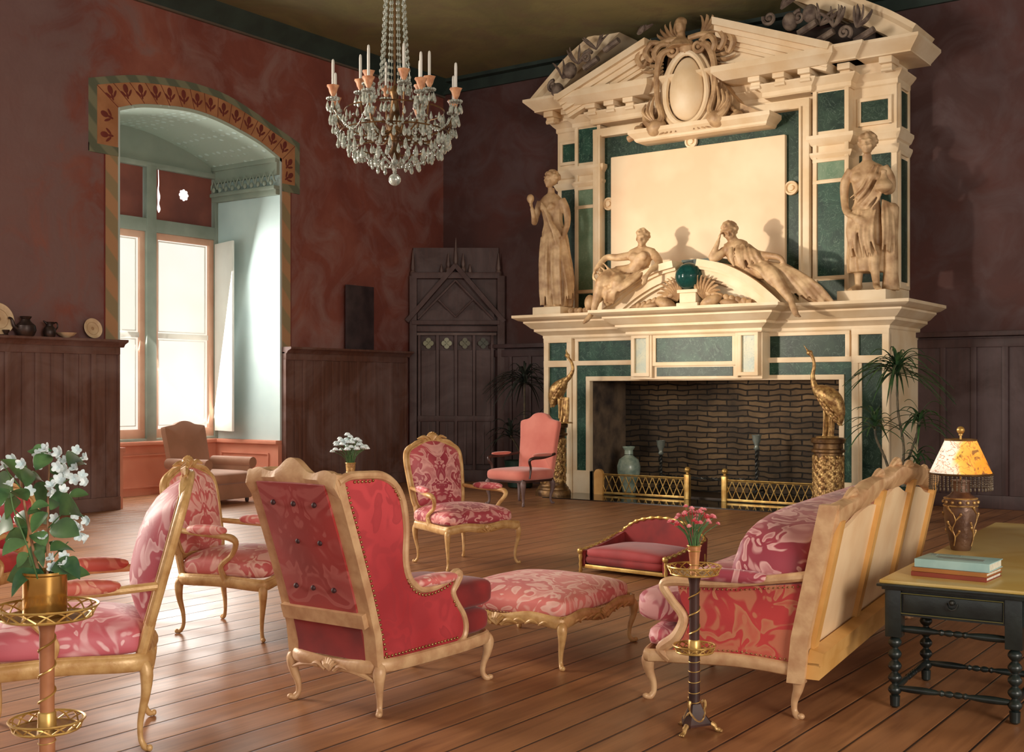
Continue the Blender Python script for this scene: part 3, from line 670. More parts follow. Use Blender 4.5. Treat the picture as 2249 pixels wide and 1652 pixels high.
# ---------------- upper body
YU = 16.3; YP = 16.12; ux0, ux1 = -10.74, -5.18; ZE = 5.72
MB().box(ux0, ux1, YU, YB, ZS - .02, 6.0).build('upper_body', STONE, FP, ang=0)
for s_ in (0, 1):
    # outer columns: framed marble squares, tall dark marble strips beside the statues
    a, b = (ux0, -10.28) if not s_ else (-5.78, ux1)
    zc0, zc1 = 5.27, 5.66
    a2, b2 = (a + .06, b - .06)
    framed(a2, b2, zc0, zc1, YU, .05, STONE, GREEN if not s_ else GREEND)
    MB().box(a2 + .02, b2 - .02, YU - .008, YU + .01, 3.1, 4.9).build('side_strip', GREEND, FP, ang=0)
    m = MB()
    for z, pr in ((5.04, ((0, 0), (.03, .02), (.07, .10), (.07, .14))), (4.86, ((0, 0), (.02, .02), (.05, .09), (.05, .12)))): cornice(m, a, b, YU, YB, z, pr)
    m.build('side_capital', STONE, FP, ang=25)
    # inner pilasters
    a, b = (-10.30, -9.78) if not s_ else (mir(-9.78) + .0, mir(-10.30))
    a, b = (-10.28, -9.80) if not s_ else (-6.30, -5.78)
    MB().box(a, b, YP, YU, ZS - .02, 5.9).build('upper_pilaster', STONE, FP, ang=0)
    def pin(z0, z1, mt, nm='pilaster_marble'):
        MB().box(a + .07, b - .07, YP - .012, YP + .01, z0, z1).build(nm, mt, FP, ang=0)
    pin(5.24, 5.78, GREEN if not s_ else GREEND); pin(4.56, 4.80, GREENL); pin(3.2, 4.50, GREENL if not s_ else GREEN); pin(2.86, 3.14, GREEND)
    m = MB(); cornice(m, a, b, YP, YU, 5.03, [(0, 0), (.03, .02), (.08, .10), (.08, .15), (0, .16)]); cornice(m, a, b, YP, YU, 4.84, [(0, 0), (.02, .02), (.05, .07), (.05, .1), (0, .11)])
    for x in (a, b - .06): m.box(x, x + .06, YP - .03, YP + .01, ZS, 5.9, .006)
    for z in (4.50, 3.15, 4.80, 2.80): m.box(a, b, YP - .03, YP + .01, z, z + .05, .006)
    m.build('pilaster_moulding', STONE, FP, ang=30)
    # reveal strip on the chimney's right flank
MB().box(ux1 - .01, ux1 + .012, YU + .12, YB - .12, 3.1, 4.8).box(ux1 - .01, ux1 + .012, YU + .12, YB - .12, 5.26, 5.74).build('flank_marble', GREEND, FP, ang=0)
m = MB()
for z0, z1 in ((3.0, 4.9), (5.18, 5.82)):
    for y0, y1, a, b in ((YU + .06, YU + .11, z0, z1), (YB - .11, YB - .06, z0, z1), (YU + .06, YB - .06, z0, z0 + .05), (YU + .06, YB - .06, z1 - .05, z1)): m.box(ux1 - .01, ux1 + .03, y0, y1, a, b, .006)
m.build('flank_frame', SALMON if 0 else STONE, FP)
# central picture frame: stone architrave, green border, raised blank panel
YF = 16.2
px0, px1, pz1 = -9.62, -6.72, 5.27
gx0, gx1, gz1 = -9.80, -6.48, 5.60
MB().box(gx0, gx1, YF - .02, YU, ZS, gz1).build('green_border', GREEND, FP, ang=0)
MB().box(px0, px1, YF - .09, YF, ZS, pz1, .02).build('blank_panel', STONEP, FP)
m = MB().box(gx0 - .12, gx0, YF - .14, YU, ZS, gz1 + .12, .012).box(gx1, gx1 + .14, YF - .14, YU, ZS, gz1 + .12, .012).box(gx0 - .12, gx1 + .14, YF - .14, YU, gz1, gz1 + .13, .012)
m.box(gx1 - .0, gx1 + .03, YF - .17, YF, ZS, gz1 + .02, .006).box(gx0 - .0, gx0 + .03, YF - .17, YF, ZS, gz1 + .02, .006)
m.build('architrave', STONE, FP)
def at_pt(px, py, Y): x, z = AY(px, py, Y); return x, z
for (px, py) in ((1738, 413), (1337, 448), (1518, 311)):
    x, z = AY(px, py, YF - .05)
    MB().at(TR(x, YF - .02, z) @ rotm(pi / 2, 0, 0)).lathe([(.001, 0), (.10, 0), (.105, .02), (.10, .05), (.075, .06), (.06, .03), (.045, .03), (.04, .06), (.001, .07)], 28).build('rosette', STONE, FP)
# ledge under the cartouche
lx0, lx1 = AY(1378, 290, 15.75)[0], AY(1690, 255, 15.75)[0]
m = MB(); cornice(m, lx0 + .1, lx1 - .1, 15.85, YU, 5.38, [(0, 0), (.02, .02), (.03, .05), (.08, .10), (.10, .12), (.10, .18)]); m.build('cartouche_ledge', STONE, FP, ang=25)
# ---------------- entablature with modillions, broken pediment
YE = 16.05
ENT = [(0, 0), (.02, .02), (.02, .08), (.06, .12), (.10, .17), (.10, .19)]
m = MB(); cornice(m, ux0, ux1, YU - .0, YB, 5.80, ENT)
for a, b in ((-10.3, -9.78), (-6.34, -5.76)): cornice(m, a, b, YP - .02, YB, 5.80, ENT)
cornice(m, -9.9, -8.55, YP - .10, YB, 5.80, ENT, True, True); cornice(m, -7.0, -6.3, YP - .10, YB, 5.80, ENT, True, True)
m.build('bed_moulding', STONE, FP, ang=25)
TOPC = [(0, 0), (.02, 0), (.02, .02), (.06, .06), (.12, .12), (.16, .16), (.16, .20)]
m = MB()
cornice(m, ux0 - .2, ux1 + .28, YU - .34, YB, 6.12, TOPC)
m.build('top_cornice', STONE, FP, ang=25)
m = MB(); cornice(m, -5.95, -5.62, YU - .42, YB, 6.12, TOPC, True, True); m.build('cornice_break', STONE, FP, ang=25)
m = MB(); cornice(m, mir(-5.62), mir(-5.95), YU - .42, YB, 6.12, TOPC); m.build('cornice_break', STONE, FP, ang=25)
MB().box(ux0 + .02, ux1 - .02, YU - .06, YB, 5.96, 6.14).build('modillion_frieze', STONE, FP, ang=0)
YM = YU - .30
def modillion(x, y0):
    m = MB().box(x - .09, x + .09, y0, y0 + .3, 6.03, 6.12, .01).poly([(0, 0)], 0, 0) if 0 else MB()
    m.box(x - .09, x + .09, y0 - .02, YU, 6.03, 6.12, .01).box(x - .075, x + .075, y0 + .04, YU, 5.95, 6.03, .02)
    m.tube([(x - .075, y0 + .06, 5.96), (x + .075, y0 + .06, 5.96)], .035, 8)
    m.build('modillion', STONE, FP)
yped = 15.62   # front of the two pediment horns' horizontal cornice
for px in (1292, 1333, 1375): modillion(AY(px, 230, yped + .2)[0], YU - .42)
for px in (1652, 1706, 1762): modillion(AY(px, 180, yped + .2)[0], YU - .42)
for px in (1205, 1243, 1853, 1945): modillion(AY(px, 180, YM)[0], YM)
# pediment horns: raking cornices each side with profiled sloping top
def horn(x_out, x_in, z0, z1, s_):
    m = MB()
    y0 = YU - .62
    # horizontal base cornice
    a, b = min(x_out, x_in), max(x_out, x_in)
    cornice(m, a + .1, b - .1, y0 + .15, YB, 6.10, [(0, 0), (.03, .02), (.10, .08), (.13, .11), (.13, .20)])
    m.build('pediment_base', STONE, FP, ang=25)
    m = MB()
    # tympanum
    zb = 6.28; za = z1 - .12
    m.poly([(x_out, zb), (x_in, zb), (x_in, za)] if s_ > 0 else [(x_out, zb), (x_in, za), (x_in, zb)], y0 + .28, YB - .3)
    m.build('pediment_tympanum', STONE, FP, ang=0)
    # raking bands
    m = MB(); n = 6
    L = sqrt((x_in - x_out) ** 2 + (z1 - z0) ** 2); an = atan2(z1 - z0, x_in - x_out)
    ux_, uz_ = (x_in - x_out) / L, (z1 - z0) / L; nx_, nz_ = (-uz_, ux_) if ux_ > 0 else (uz_, -ux_)
    for (d0, d1, pr) in ((0, -.10, 0), (-.10, -.17, .07), (-.17, -.25, .11), (-.25, -.31, .17), (-.31, -.36, .20)):
        q = [(x_out - ux_ * .0 + nx_ * d0, z0 + nz_ * d0), (x_in + nx_ * d0, z1 + nz_ * d0), (x_in + nx_ * d1, z1 + nz_ * d1), (x_out + nx_ * d1, z0 + nz_ * d1)]
        # trim inner end vertical
        q[2] = (x_in, z1 + nz_ * d1 - nx_ * d1 * uz_ / ux_); q[1] = (x_in, z1 + nz_ * d0 - nx_ * d0 * uz_ / ux_)
        m.poly(q, y0 + pr, YB - .3)
    m.build('raking_cornice', STONE, FP, ang=0)
xi_l, zi_l = AY(1415, 82, YU - .62); xo_l, zo_l = AY(1218, 212, YU - .62)
xi_r, zi_r = AY(1563, 36, YU - .62); xo_r, zo_r = AY(1822, 95, YU - .62)
horn(xo_l, xi_l, zo_l + .02, zi_l, 1); horn(xo_r, xi_r, zo_r + .02, zi_r, -1)
# great segmental arch behind the horns
ya = YU - .30
for arcl in (((2012, 52), (1955, 22), (1900, 0), (1840, -22), (1780, -42), (1700, -66)), ((1350, 22), (1320, 52), (1290, 82), (1240, 128), (1195, 180), (1160, 222))):
    arcp = [AY(px, py, ya) for px, py in arcl]
    arcs = crom([(x, min(z, ZC + .5)) for x, z in arcp], 6); m = MB(); N_ = len(arcs); vs = []
    for y, off in ((ya, 0), (ya, -.07), (ya + .06, -.12), (ya + .08, -.30), (YB, -.30), (YB, 0)):
        for i, (x, z) in enumerate(arcs):
            t = V((arcs[min(i + 1, N_ - 1)][0] - arcs[max(i - 1, 0)][0], arcs[min(i + 1, N_ - 1)][1] - arcs[max(i - 1, 0)][1])).normalized()
            nx_, nz_ = -t.y, t.x
            if nz_ < 0: nx_, nz_ = -nx_, -nz_
            vs.append((x + nx_ * off, y, z + nz_ * off))
    fs = [(j * N_ + i, j * N_ + i + 1, ((j + 1) % 6) * N_ + i + 1, ((j + 1) % 6) * N_ + i) for j in range(6) for i in range(N_ - 1)]
    fs += [tuple(j * N_ for j in range(6)), tuple(j * N_ + N_ - 1 for j in range(6))]
    m.add(vs, fs); m.build('segmental_arch', STONE, FP, ang=30)
# carved stuff in the arch
rnd = random.Random(3)
def leaf(mb, p, q, w, curl=.1, n=6, th=.03):
    """fleshy acanthus-like blade from p to q"""
    P = V(p); Q = V(q); d = Q - P; side = V((-d.z, 0, d.x)).normalized()
    mid = P + d * .55 + side * curl
    mb.tube([P, P + d * .25 + side * curl * .6, mid, Q - d * .08 + side * curl * .5, Q], [w * .5, w * .9, w, w * .55, w * .12], n, flat=.55, smooth=3)
def scroll(mb, x, z, r, a0, turns, y, w, dy=-.02):
    pts = spiral(x, z, r, r * .18, a0, turns, 20, y, dy); mb.tube(pts, [lerp(w, w * .6, i / 20) for i in range(21)], 7)
    mb.ell(pts[-1], w * 1.1, 8, 6)
def trophy(name, pts, y, sc, seed):
    m = MB(); r = random.Random(seed)
    for (px, py, k) in pts:
        x, z = AY(px, py, y)
        if z > ZC - .16: continue
        if k == 'b': m.ell((x, y, z), (.11 * sc, .10 * sc, .13 * sc), 14, 10)
        elif k == 's': scroll(m, x, z, .10 * sc, r.uniform(0, 6), 1.4, y, .03 * sc)
        elif k == 'f':
            for i in range(5):
                a = r.uniform(.3, 2.6); leaf(m, (x, y, z), (x + .3 * sc * cos(a), y - r.uniform(0, .06), min(ZC - .06, z + .3 * sc * sin(a))), .035 * sc, r.uniform(-.05, .05) * sc)
        elif k == 'r': m.tube([(x - .14 * sc, y, z - .05 * sc), (x + .14 * sc, y - .05, z + .05 * sc)], .05 * sc, 8)
    m.build(name, DKORN, FP)
yt = 15.86
trophy('carved_trophy', [(1215, 190, 's'), (1235, 172, 'f'), (1252, 155, 'b'), (1270, 140, 'f'), (1290, 125, 's'), (1310, 108, 'f'), (1330, 85, 'b'), (1345, 100, 'r'), (1365, 72, 'f'), (1385, 60, 'f'), (1400, 75, 'f'), (1300, 140, 'r'), (1225, 200, 'b')], yt, 1.0, 4)
trophy('carved_trophy', [(1690, 40, 's'), (1715, 20, 'f'), (1735, 48, 'b'), (1755, 38, 's'), (1775, 62, 'r'), (1800, 55, 'f'), (1830, 60, 'f'), (1812, 82, 'r'), (1855, 72, 's'), (1880, 60, 'f'), (1700, 10, 'b'), (1900, 78, 'r'), (1780, 30, 'b')], yt, 1.0, 9)
m = MB()
for q in (0, 1):
    pass
bk = AY(1290, 150, YU)[0]
MB().box(ux0 + .3, ux1 - .3, YU + .02, YB, 6.3, 6.75).build('arch_field', mat('dark_brown_stone', rgb(70, 58, 52), .8, c2=rgb(50, 40, 38), scale=4), FP, ang=0)  # dark brown backing behind the pediment horns
# ---------------- cartouche
yc = 15.86; cxx, czz = AY(1508, 195, yc)
m = MB()
xa0, za0 = AY(1378, 288, yc); xb0, zb0 = AY(1660, 250, yc); zb = 5.56; zt = AY(1508, 95, yc)[1]
m.poly([(lx0 + .14, zb), (lx1 - .14, zb), (cxx + .75, zb + .25), (cxx + .5, zb + .6), (cxx + .35, zt), (cxx - .35, zt), (cxx - .45, zb + .6), (cxx - .75, zb + .25)], yc + .12, YU + .1)
m.build('cartouche_backing', STONE2, FP, ang=0)
def egg(rx, rz, n=40, k=.10): return [(cxx + rx * cos(2 * pi * i / n) * (1 - k * (-sin(2 * pi * i / n))), czz + rz * sin(2 * pi * i / n)) for i in range(n)]
MB().pad(egg(.29, .47, k=-.12), .05, .16, yc + .06).build('shield_boss', STONE, FP, ang=60)
m = MB()
m.tube([(x, yc - .02, z) for x, z in egg(.34, .53, k=-.12)], .045, 8, closed=True).tube([(x, yc + .04, z) for x, z in egg(.42, .58, k=-.14)], .04, 8, closed=True)
m.build('shield_rim', STONE, FP)
m = MB(); w = .045
for s_ in (-1, 1):
    # side volutes hugging the shield
    m.tube([(cxx + s_ * .22, yc - .02, czz + .62), (cxx + s_ * .38, yc - .06, czz + .56), (cxx + s_ * .47, yc - .05, czz + .3), (cxx + s_ * .47, yc - .04, czz - .1), (cxx + s_ * .40, yc - .04, czz - .38), (cxx + s_ * .52, yc - .08, czz - .50), (cxx + s_ * .66, yc - .06, czz - .40), (cxx + s_ * .70, yc, czz - .2)], [.03, .06, .05, .045, .05, .055, .05, .02], 8, smooth=5)
    for i in range(3): m.tube([(cxx + s_ * (.52 + .07 * i), yc - .05, czz - .05 - .05 * i), (cxx + s_ * (.56 + .07 * i), yc - .07, czz - .28), (cxx + s_ * (.5 + .03 * i), yc - .07, czz - .42)], [.012, .028, .014], 6, smooth=3)
    # crown volutes
    scroll(m, cxx + s_ * .20, czz + .60, .12, pi / 2 - s_ * .5, -s_ * 1.3, yc - .02, .035)
    for i, (dx, dz, r) in enumerate(((.40, .58, .13), (.55, .62, .14), (.69, .55, .13))): 
        m.tube([(cxx + s_ * (dx - .18), yc, czz + dz + .10), (cxx + s_ * dx, yc - .05, czz + dz + r), (cxx + s_ * (dx + .10), yc - .08, czz + dz), (cxx + s_ * (dx + .02), yc - .05, czz + dz - .12), (cxx + s_ * (dx - .04), yc - .05, czz + dz - .04)], [.03, .045, .05, .04, .02], 7, smooth=4)
    m.tube([(cxx + s_ * .05, yc - .03, czz + .74), (cxx + s_ * .25, yc - .02, czz + .76), (cxx + s_ * .45, yc, czz + .75), (cxx + s_ * .62, yc, czz + .80)], [.04, .045, .04, .02], 8, smooth=4)
    # dark foliage sprays at the sides
    for i in range(7):
        a = lerp(-.5, 1.0, i / 6); leaf(m, (cxx + s_ * .42, yc + .06, czz + .30 + .05 * i), (cxx + s_ * (.42 + .36 * cos(a)), yc + .02, czz + .30 + .05 * i + .30 * sin(a)), .035, -s_ * .05)
    for i in range(5):
        a = lerp(.5, 1.5, i / 4); leaf(m, (cxx + s_ * .16, yc + .10, czz + .76), (cxx + s_ * (.16 + .42 * cos(a)), yc + .06, min(ZC - .05, czz + .76 + .34 * sin(a))), .045, -s_ * .06)
    # fruit and gourds at the foot
    m.ell((cxx + s_ * .50, yc - .02, czz - .52), (.17, .13, .13), 16, 10, rotm(0, s_ * .25, 0)).ell((cxx + s_ * .78, yc + .02, czz - .52), (.12, .1, .07), 12, 8, rotm(0, -s_ * .5, 0))
    for i in range(5): m.ell((cxx + s_ * (.66 + .06 * i), yc + .04, czz - .34 - .05 * i), (.05, .05, .035), 8, 6, rotm(0, s_ * .7, 0))
    m.tube([(cxx + s_ * .80, yc + .04, czz - .56), (cxx + s_ * 1.02, yc + .04, czz - .62)], [.055, .05], 10)
    for i in range(4): leaf(m, (cxx + s_ * .15, yc - .03, czz - .56), (cxx + s_ * (.15 + .09 * i), yc - .08, czz - .64), .02, 0)
m.ell((cxx, yc, czz + .62), (.12, .09, .14), 12, 8)
m.build('cartouche_scrollwork', STONE2, FP)
# bust above the shield
m = MB(); hx, hz = cxx - .08, czz + .70
m.lathe([(.20, 0), (.16, .06), (.075, .14), (.065, .24), (.08, .28)], 16, 0, 0) if 0 else m.at(TR(hx, yc - .02, hz)).lathe([(.20, -.08), (.15, .0), (.07, .07), (.058, .14), (.06, .17)], 16)
m.at(TR(hx, yc - .04, hz + .23) @ Matrix.Scale(.85, 4)); m.ell((0, 0, 0), (.095, .11, .135), 14, 10).ell((0, -.105, -.02), (.018, .03, .03), 8, 6).ell((0, -.06, -.09), (.05, .05, .04), 8, 6).ell((0, .02, .08), (.11, .11, .09), 12, 8).tube([(-.05, -.09, .03), (0, -.1, .035), (.05, -.09, .03)], .014, 6)
m.build('crowning_bust', STONE2, FP, remesh=.014, sm=2)
# ---------------- lower broken arch on the shelf with its ball
yq = YCN - .12
def arcseg(px_pts, name):
    P = [AY(px, py, yq) for px, py in px_pts]; P = crom(P, 5); N_ = len(P); m = MB()
    for (d0, d1, pr, h) in ((0, -.10, 0, 0), (-.10, -.14, .07, 0), (-.14, -.25, .13, 0), (-.25, -.29, .19, 0), (-.29, -.42, .27, 0)):
        vs = []
        for y, d in ((yq + pr, d0), (yq + pr, d1), (YU - .1, d1), (YU - .1, d0)):
            for i, (x, z) in enumerate(P):
                t = V((P[min(i + 1, N_ - 1)][0] - P[max(i - 1, 0)][0], P[min(i + 1, N_ - 1)][1] - P[max(i - 1, 0)][1])).normalized(); nx_, nz_ = (-t.y, t.x) if t.x > 0 else (t.y, -t.x)
                vs.append((x + nx_ * d, y, max(z + nz_ * d, ZS - .005)))
        fs = [(j * N_ + i, j * N_ + i + 1, ((j + 1) % 4) * N_ + i + 1, ((j + 1) % 4) * N_ + i) for j in range(4) for i in range(N_ - 1)]
        fs += [tuple(j * N_ for j in range(4)), tuple(j * N_ + N_ - 1 for j in range(4))]; m.add(vs, fs)
    m.build(name, STONE, FP, ang=30)
arcseg([(1290, 690), (1330, 655), (1375, 618), (1425, 588), (1475, 572)], 'arch_horn')
arcseg([(1530, 568), (1590, 580), (1650, 610), (1700, 650), (1740, 690)], 'arch_horn')
bx, bz = AY(1510, 608, yq + .05)
MB().at(TR(bx, yq + .12, bz)).ell((0, -.03, .01), .195, 32, 20).build('green_marble_ball', BALLM, FP, ang=180)
m = MB().box(bx - .17, bx + .17, yq + .02, yq + .4, ZS, ZS + .08, .012).box(bx - .13, bx + .13, yq + .05, yq + .36, ZS + .08, ZS + .22, .012).box(bx - .16, bx + .16, yq + .03, yq + .38, ZS + .22, ZS + .27, .012)
m.build('ball_pedestal', STONE, FP)
MB().box(bx - .25, bx + .35, yq + .35, YU - .1, ZS, bz + .28).build('ball_backing', GREEND, FP, ang=0)
m = MB()
for s_ in (-1, 1):
    r = random.Random(5 + s_)
    for i in range(9):
        a = lerp(.1, 1.9, i / 8); bx1 = bx + s_ * .22
        leaf(m, (bx1, yq + .15, ZS + .12), (bx1 + s_ * .30 * cos(a), yq + .08 - .01 * i, ZS + .12 + .34 * sin(a)), .04, s_ * .05)
    m.ell((bx + s_ * .36, yq + .06, ZS + .08), (.17, .1, .085), 14, 8, rotm(0, -s_ * .35, 0)).ell((bx + s_ * .62, yq + .1, ZS + .06), (.16, .08, .05), 12, 8, rotm(0, s_ * .1, 0))
    for i in range(7): m.ell((bx + s_ * (.30 + .09 * i), yq + .12, ZS + .20 - .022 * i), (.06, .05, .045), 8, 6, rotm(0, s_ * (.5 + .1 * i), 0))
    m.tube([(bx + s_ * .55, yq + .12, ZS + .05), (bx + s_ * .95, yq + .14, ZS + .05)], [.05, .045], 8)
m.build('fruit_garland', STONE2, FP)
# small carved fruit heap at the shelf's left
m = MB(); x0 = AY(1275, 690, 15.4)[0]
for i in range(7): m.ell((x0 - .18 + .08 * i, 15.42 + .03 * (i % 2), ZS + .05), (.055, .05, .05), 8, 6)
m.ell((x0 + .14, 15.45, ZS + .16), (.09, .08, .13), 10, 8)
m.build('carved_fruit_heap', STONE2, FP)
# ================================================================ FURNITURE
def cab(mb, x, y, h, dx, dy, s=1.0, foot=True):
    """cabriole leg with its knee at (x,y,h) and toe pointing (dx,dy)"""
    P = [(x, y, h), (x + .022 * dx, y + .022 * dy, h * .86), (x + .018 * dx, y + .018 * dy, h * .62), (x - .004 * dx, y - .004 * dy, h * .36), (x - .006 * dx, y - .006 * dy, h * .15), (x + .014 * dx, y + .014 * dy, h * .045), (x + .034 * dx, y + .034 * dy, .014)]
    mb.tube(P, [.030 * s, .036 * s, .026 * s, .018 * s, .015 * s, .018 * s, .014 * s], 10, smooth=5)
    if foot: mb.ell((x + .036 * dx, y + .036 * dy, .015), (.018 * s, .018 * s, .015), 10, 6)
    return mb
def legset(root, pts, h, m, s=1.0):
    for (x, y, dx, dy) in pts:
        l = cab(MB(), x, y, h, dx, dy, s).build('leg', m, root)
def half(pts): return pts + [(-x, z) for x, z in reversed(pts[1:-1] if abs(pts[-1][0]) < 1e-6 else pts[1:])]
def shell(mb, x, y, z, s=1.0, ny=-1):
    for i in range(7):
        a = lerp(-1.1, 1.1, i / 6); mb.tube([(x, y, z - .02 * s), (x + .03 * s * sin(a), y + ny * .012 * s, z + .02 * s * cos(a)), (x + .05 * s * sin(a), y + ny * .004, z + .045 * s * cos(a))], [.006 * s, .010 * s, .007 * s], 6)
    for q in (-1, 1): mb.tube([(x + q * .03 * s, y, z - .015 * s), (x + q * .075 * s, y + ny * .006, z + .012 * s), (x + q * .13 * s, y, z - .002)], [.012 * s, .012 * s, .005 * s], 6, smooth=3)
    return mb
def nails(mb, pts, gap=.022, r=.0055):
    P = [V(p) for p in pts]; acc = 0
    for a, b in zip(P, P[1:]):
        L = (b - a).length
        while acc < L: mb.ell(a + (b - a) * (acc / L), r, 5, 4); acc += gap
        acc -= L
    return mb
def fauteuil(label, px_label_loc, rz, fabs, wood, w=.74, wb=.58, d=.66, sh=.40, H=1.13, scale=1.0, group=None, rake=12, dome=.07):
    seatf, backf, padf = fabs
    t = thing('upholstered_armchair', label, 'armchair', (px_label_loc[0], px_label_loc[1], 0), rz, group); t.scale = (scale,) * 3
    hw, hb, f, b = w / 2, wb / 2, -d / 2, d / 2 - .03
    # seat rail
    fr = [(-hb + .02, b, sh - .07), (-hw + .03, 0, sh - .065), (-hw, f + .04, sh - .075), (-hw + .05, f, sh - .07), (-hw * .5, f - .012, sh - .055), (0, f - .03, sh - .075), (hw * .5, f - .012, sh - .055), (hw - .05, f, sh - .07), (hw, f + .04, sh - .075), (hw - .03, 0, sh - .065), (hb - .02, b, sh - .07), (0, b + .01, sh - .06)]
    m = MB().tube(fr, .019, 10, closed=True, smooth=5, flat=1.9, up=(0, 0, 1)); m.tube([(p[0], p[1] - .004, p[2] + .03) for p in fr], .012, 8, closed=True, smooth=5)
    shell(m, 0, f - .05, sh - .075, .9)
    for q in (-1, 1): m.tube([(q * .10, f - .035, sh - .08), (q * .2, f - .03, sh - .065), (q * .3, f - .012, sh - .085)], [.008, .011, .005], 6, smooth=3)
    m.build('seat_rail', wood, t)
    legset(t, [(-hw + .02, f + .025, -.7, -.7), (hw - .02, f + .025, .7, -.7), (-hb + .03, b - .01, -.5, .9), (hb - .03, b - .01, .5, .9)], sh - .06, wood, .78)
    MB().sup(hw - .012, d / 2 - .012, .085, .55, .32, 48, 18, (0, -.005, sh + .0), lambda x, y, z: (x * (1 - .12 * (y / d + .5)), y, (z * 1.15 + .04 * (1 - (x / hw) ** 2) * (1 - (2 * y / d) ** 2)) if z > 0 else z * .6)).build('seat_cushion', seatf, t, ang=80)
    # back, raked
    lo = sh + .07; R = TR(0, b + .0, sh) @ rotm(radians(-rake), 0, 0) @ TR(0, 0, -sh)
    hh = H - lo
    out = half([(0, lo - .005), (hb * .5, lo + .005), (hb * .82, lo + .0), (hb * .93, lo + .05), (hb * .98, lo + .22 * hh), (hb * 1.04, lo + .50 * hh), (hb * 1.06, lo + .72 * hh), (hb * .96, lo + .85 * hh), (hb * .62, lo + .93 * hh), (hb * .28, lo + .985 * hh), (0, H)])
    o3 = crom([(x, 0, z) for x, z in out], 4, True)
    m = MB().at(R).tube(o3, .025, 10, closed=True, flat=.9, up=(0, 1, 0)); m.tube([(x * .93, -.02, lo + (z - lo) * .955 + .012) for x, y, z in o3], .009, 6, closed=True)
    shell(m, 0, -.02, H + .005, 1.3)
    for q in (-1, 1):
        m.tube([(q * hb * .3, -.015, H - .01), (q * hb * .65, -.02, lo + .945 * hh), (q * hb * .98, -.012, lo + .85 * hh)], [.012, .019, .006], 7, smooth=4)
        m.tube([(q * hb * .9, 0, lo + .03), (q * hb * .87, .0, sh - .08)], [.024, .026], 8)
    m.build('back_frame', wood, t)
    inn = [(x * .93, lo + (z - lo) * .955 + .012) for x, y, z in o3]
    MB().at(R).pad(inn, .02, dome, -.0, -1).build('backrest', backf, t, ang=80)
    MB().at(R).pad(inn, .008, .015, .0, 1).build('rear_upholstery', backf, t, ang=80)
    for q in (-1, 1):
        za = sh + .235; pa = R @ V((q * hb * 1.0, 0, za + .03))
        arm = MB().tube([pa, (q * (hb + .04), b - .14, za + .01), (q * (hw + .01), -.03, za), (q * (hw + .015), -.12, za - .012), (q * (hw - .0), -.145, za - .05), (q * (hw - .035), -.09, za - .13), (q * (hw - .02), -.02, sh + .03), (q * (hw - .025), -.06, sh - .07)], [.018, .019, .021, .024, .019, .017, .018, .024], 9, smooth=6)
        a_ = arm.build('arm', wood, t)
        x0, y0 = q * (hb + .035), b - .12; x1, y1 = q * (hw + .008), -.05
        M_ = TR((x0 + x1) / 2, (y0 + y1) / 2, za + .032) @ rotm(0, 0, atan2(y1 - y0, x1 - x0))
        MB().at(M_).sup(sqrt((x1 - x0) ** 2 + (y1 - y0) ** 2) / 2 + .03, .040, .034, .8, .7, 24, 12).build('arm_pad', padf, a_, ang=80)
    return t
# facing helper: rz so that local -Y looks along world (fx, fy)
def face(fx, fy): return atan2(fx, -fy)
def img_dir(right, toward):      # direction given as image-right and towards-camera amounts
    return (RX * right - FX * toward, RY * right - FY * toward)
# centre fauteuil
x, y = AT(1012, 10.95)[:2]
fauteuil('rose damask gilt armchair in the middle of the floor, between wing chair and fireplace', (x, y), face(*img_dir(.64, .77)), (DAM, DAM, DAM), GILT, w=.82, d=.70, H=1.15, wb=.60, sh=.43)
# fauteuil behind, left of the wing chair
x, y = AT(536, 7.95)[:2]
fauteuil('pale rose damask gilt armchair turned right, between the foreground armchair and the wing chair', (x, y), face(*img_dir(.95, .33)), (DAM_SOFT, DAM_SOFT, DAM_SOFT), GILT, w=.66, d=.70, H=1.10, wb=.56, sh=.43)
# foreground fauteuil at the left, side view facing left
x, y = AT(150, 5.45)[:2]
fauteuil('mauve damask gilt armchair in left foreground, seen from its side, behind the brass plant stand', (x, y), face(*img_dir(-1, .27)), (DAM_L, DAM_L, DAM_ARM), GILT, w=.70, d=.72, H=1.18, wb=.60, sh=.45, scale=1.04, rake=15, dome=.13)
# far left armchair mostly cut by the frame
x, y = AT(-85, 8.0)[:2]
fauteuil('red armchair cut off by left edge of the photo, half hidden behind the flowering plant', (x, y), face(*img_dir(-.25, .97)), (DAM_WSIDE, DAM_WSIDE, DAM_ARM), GILT, w=.70, d=.66, H=.92)

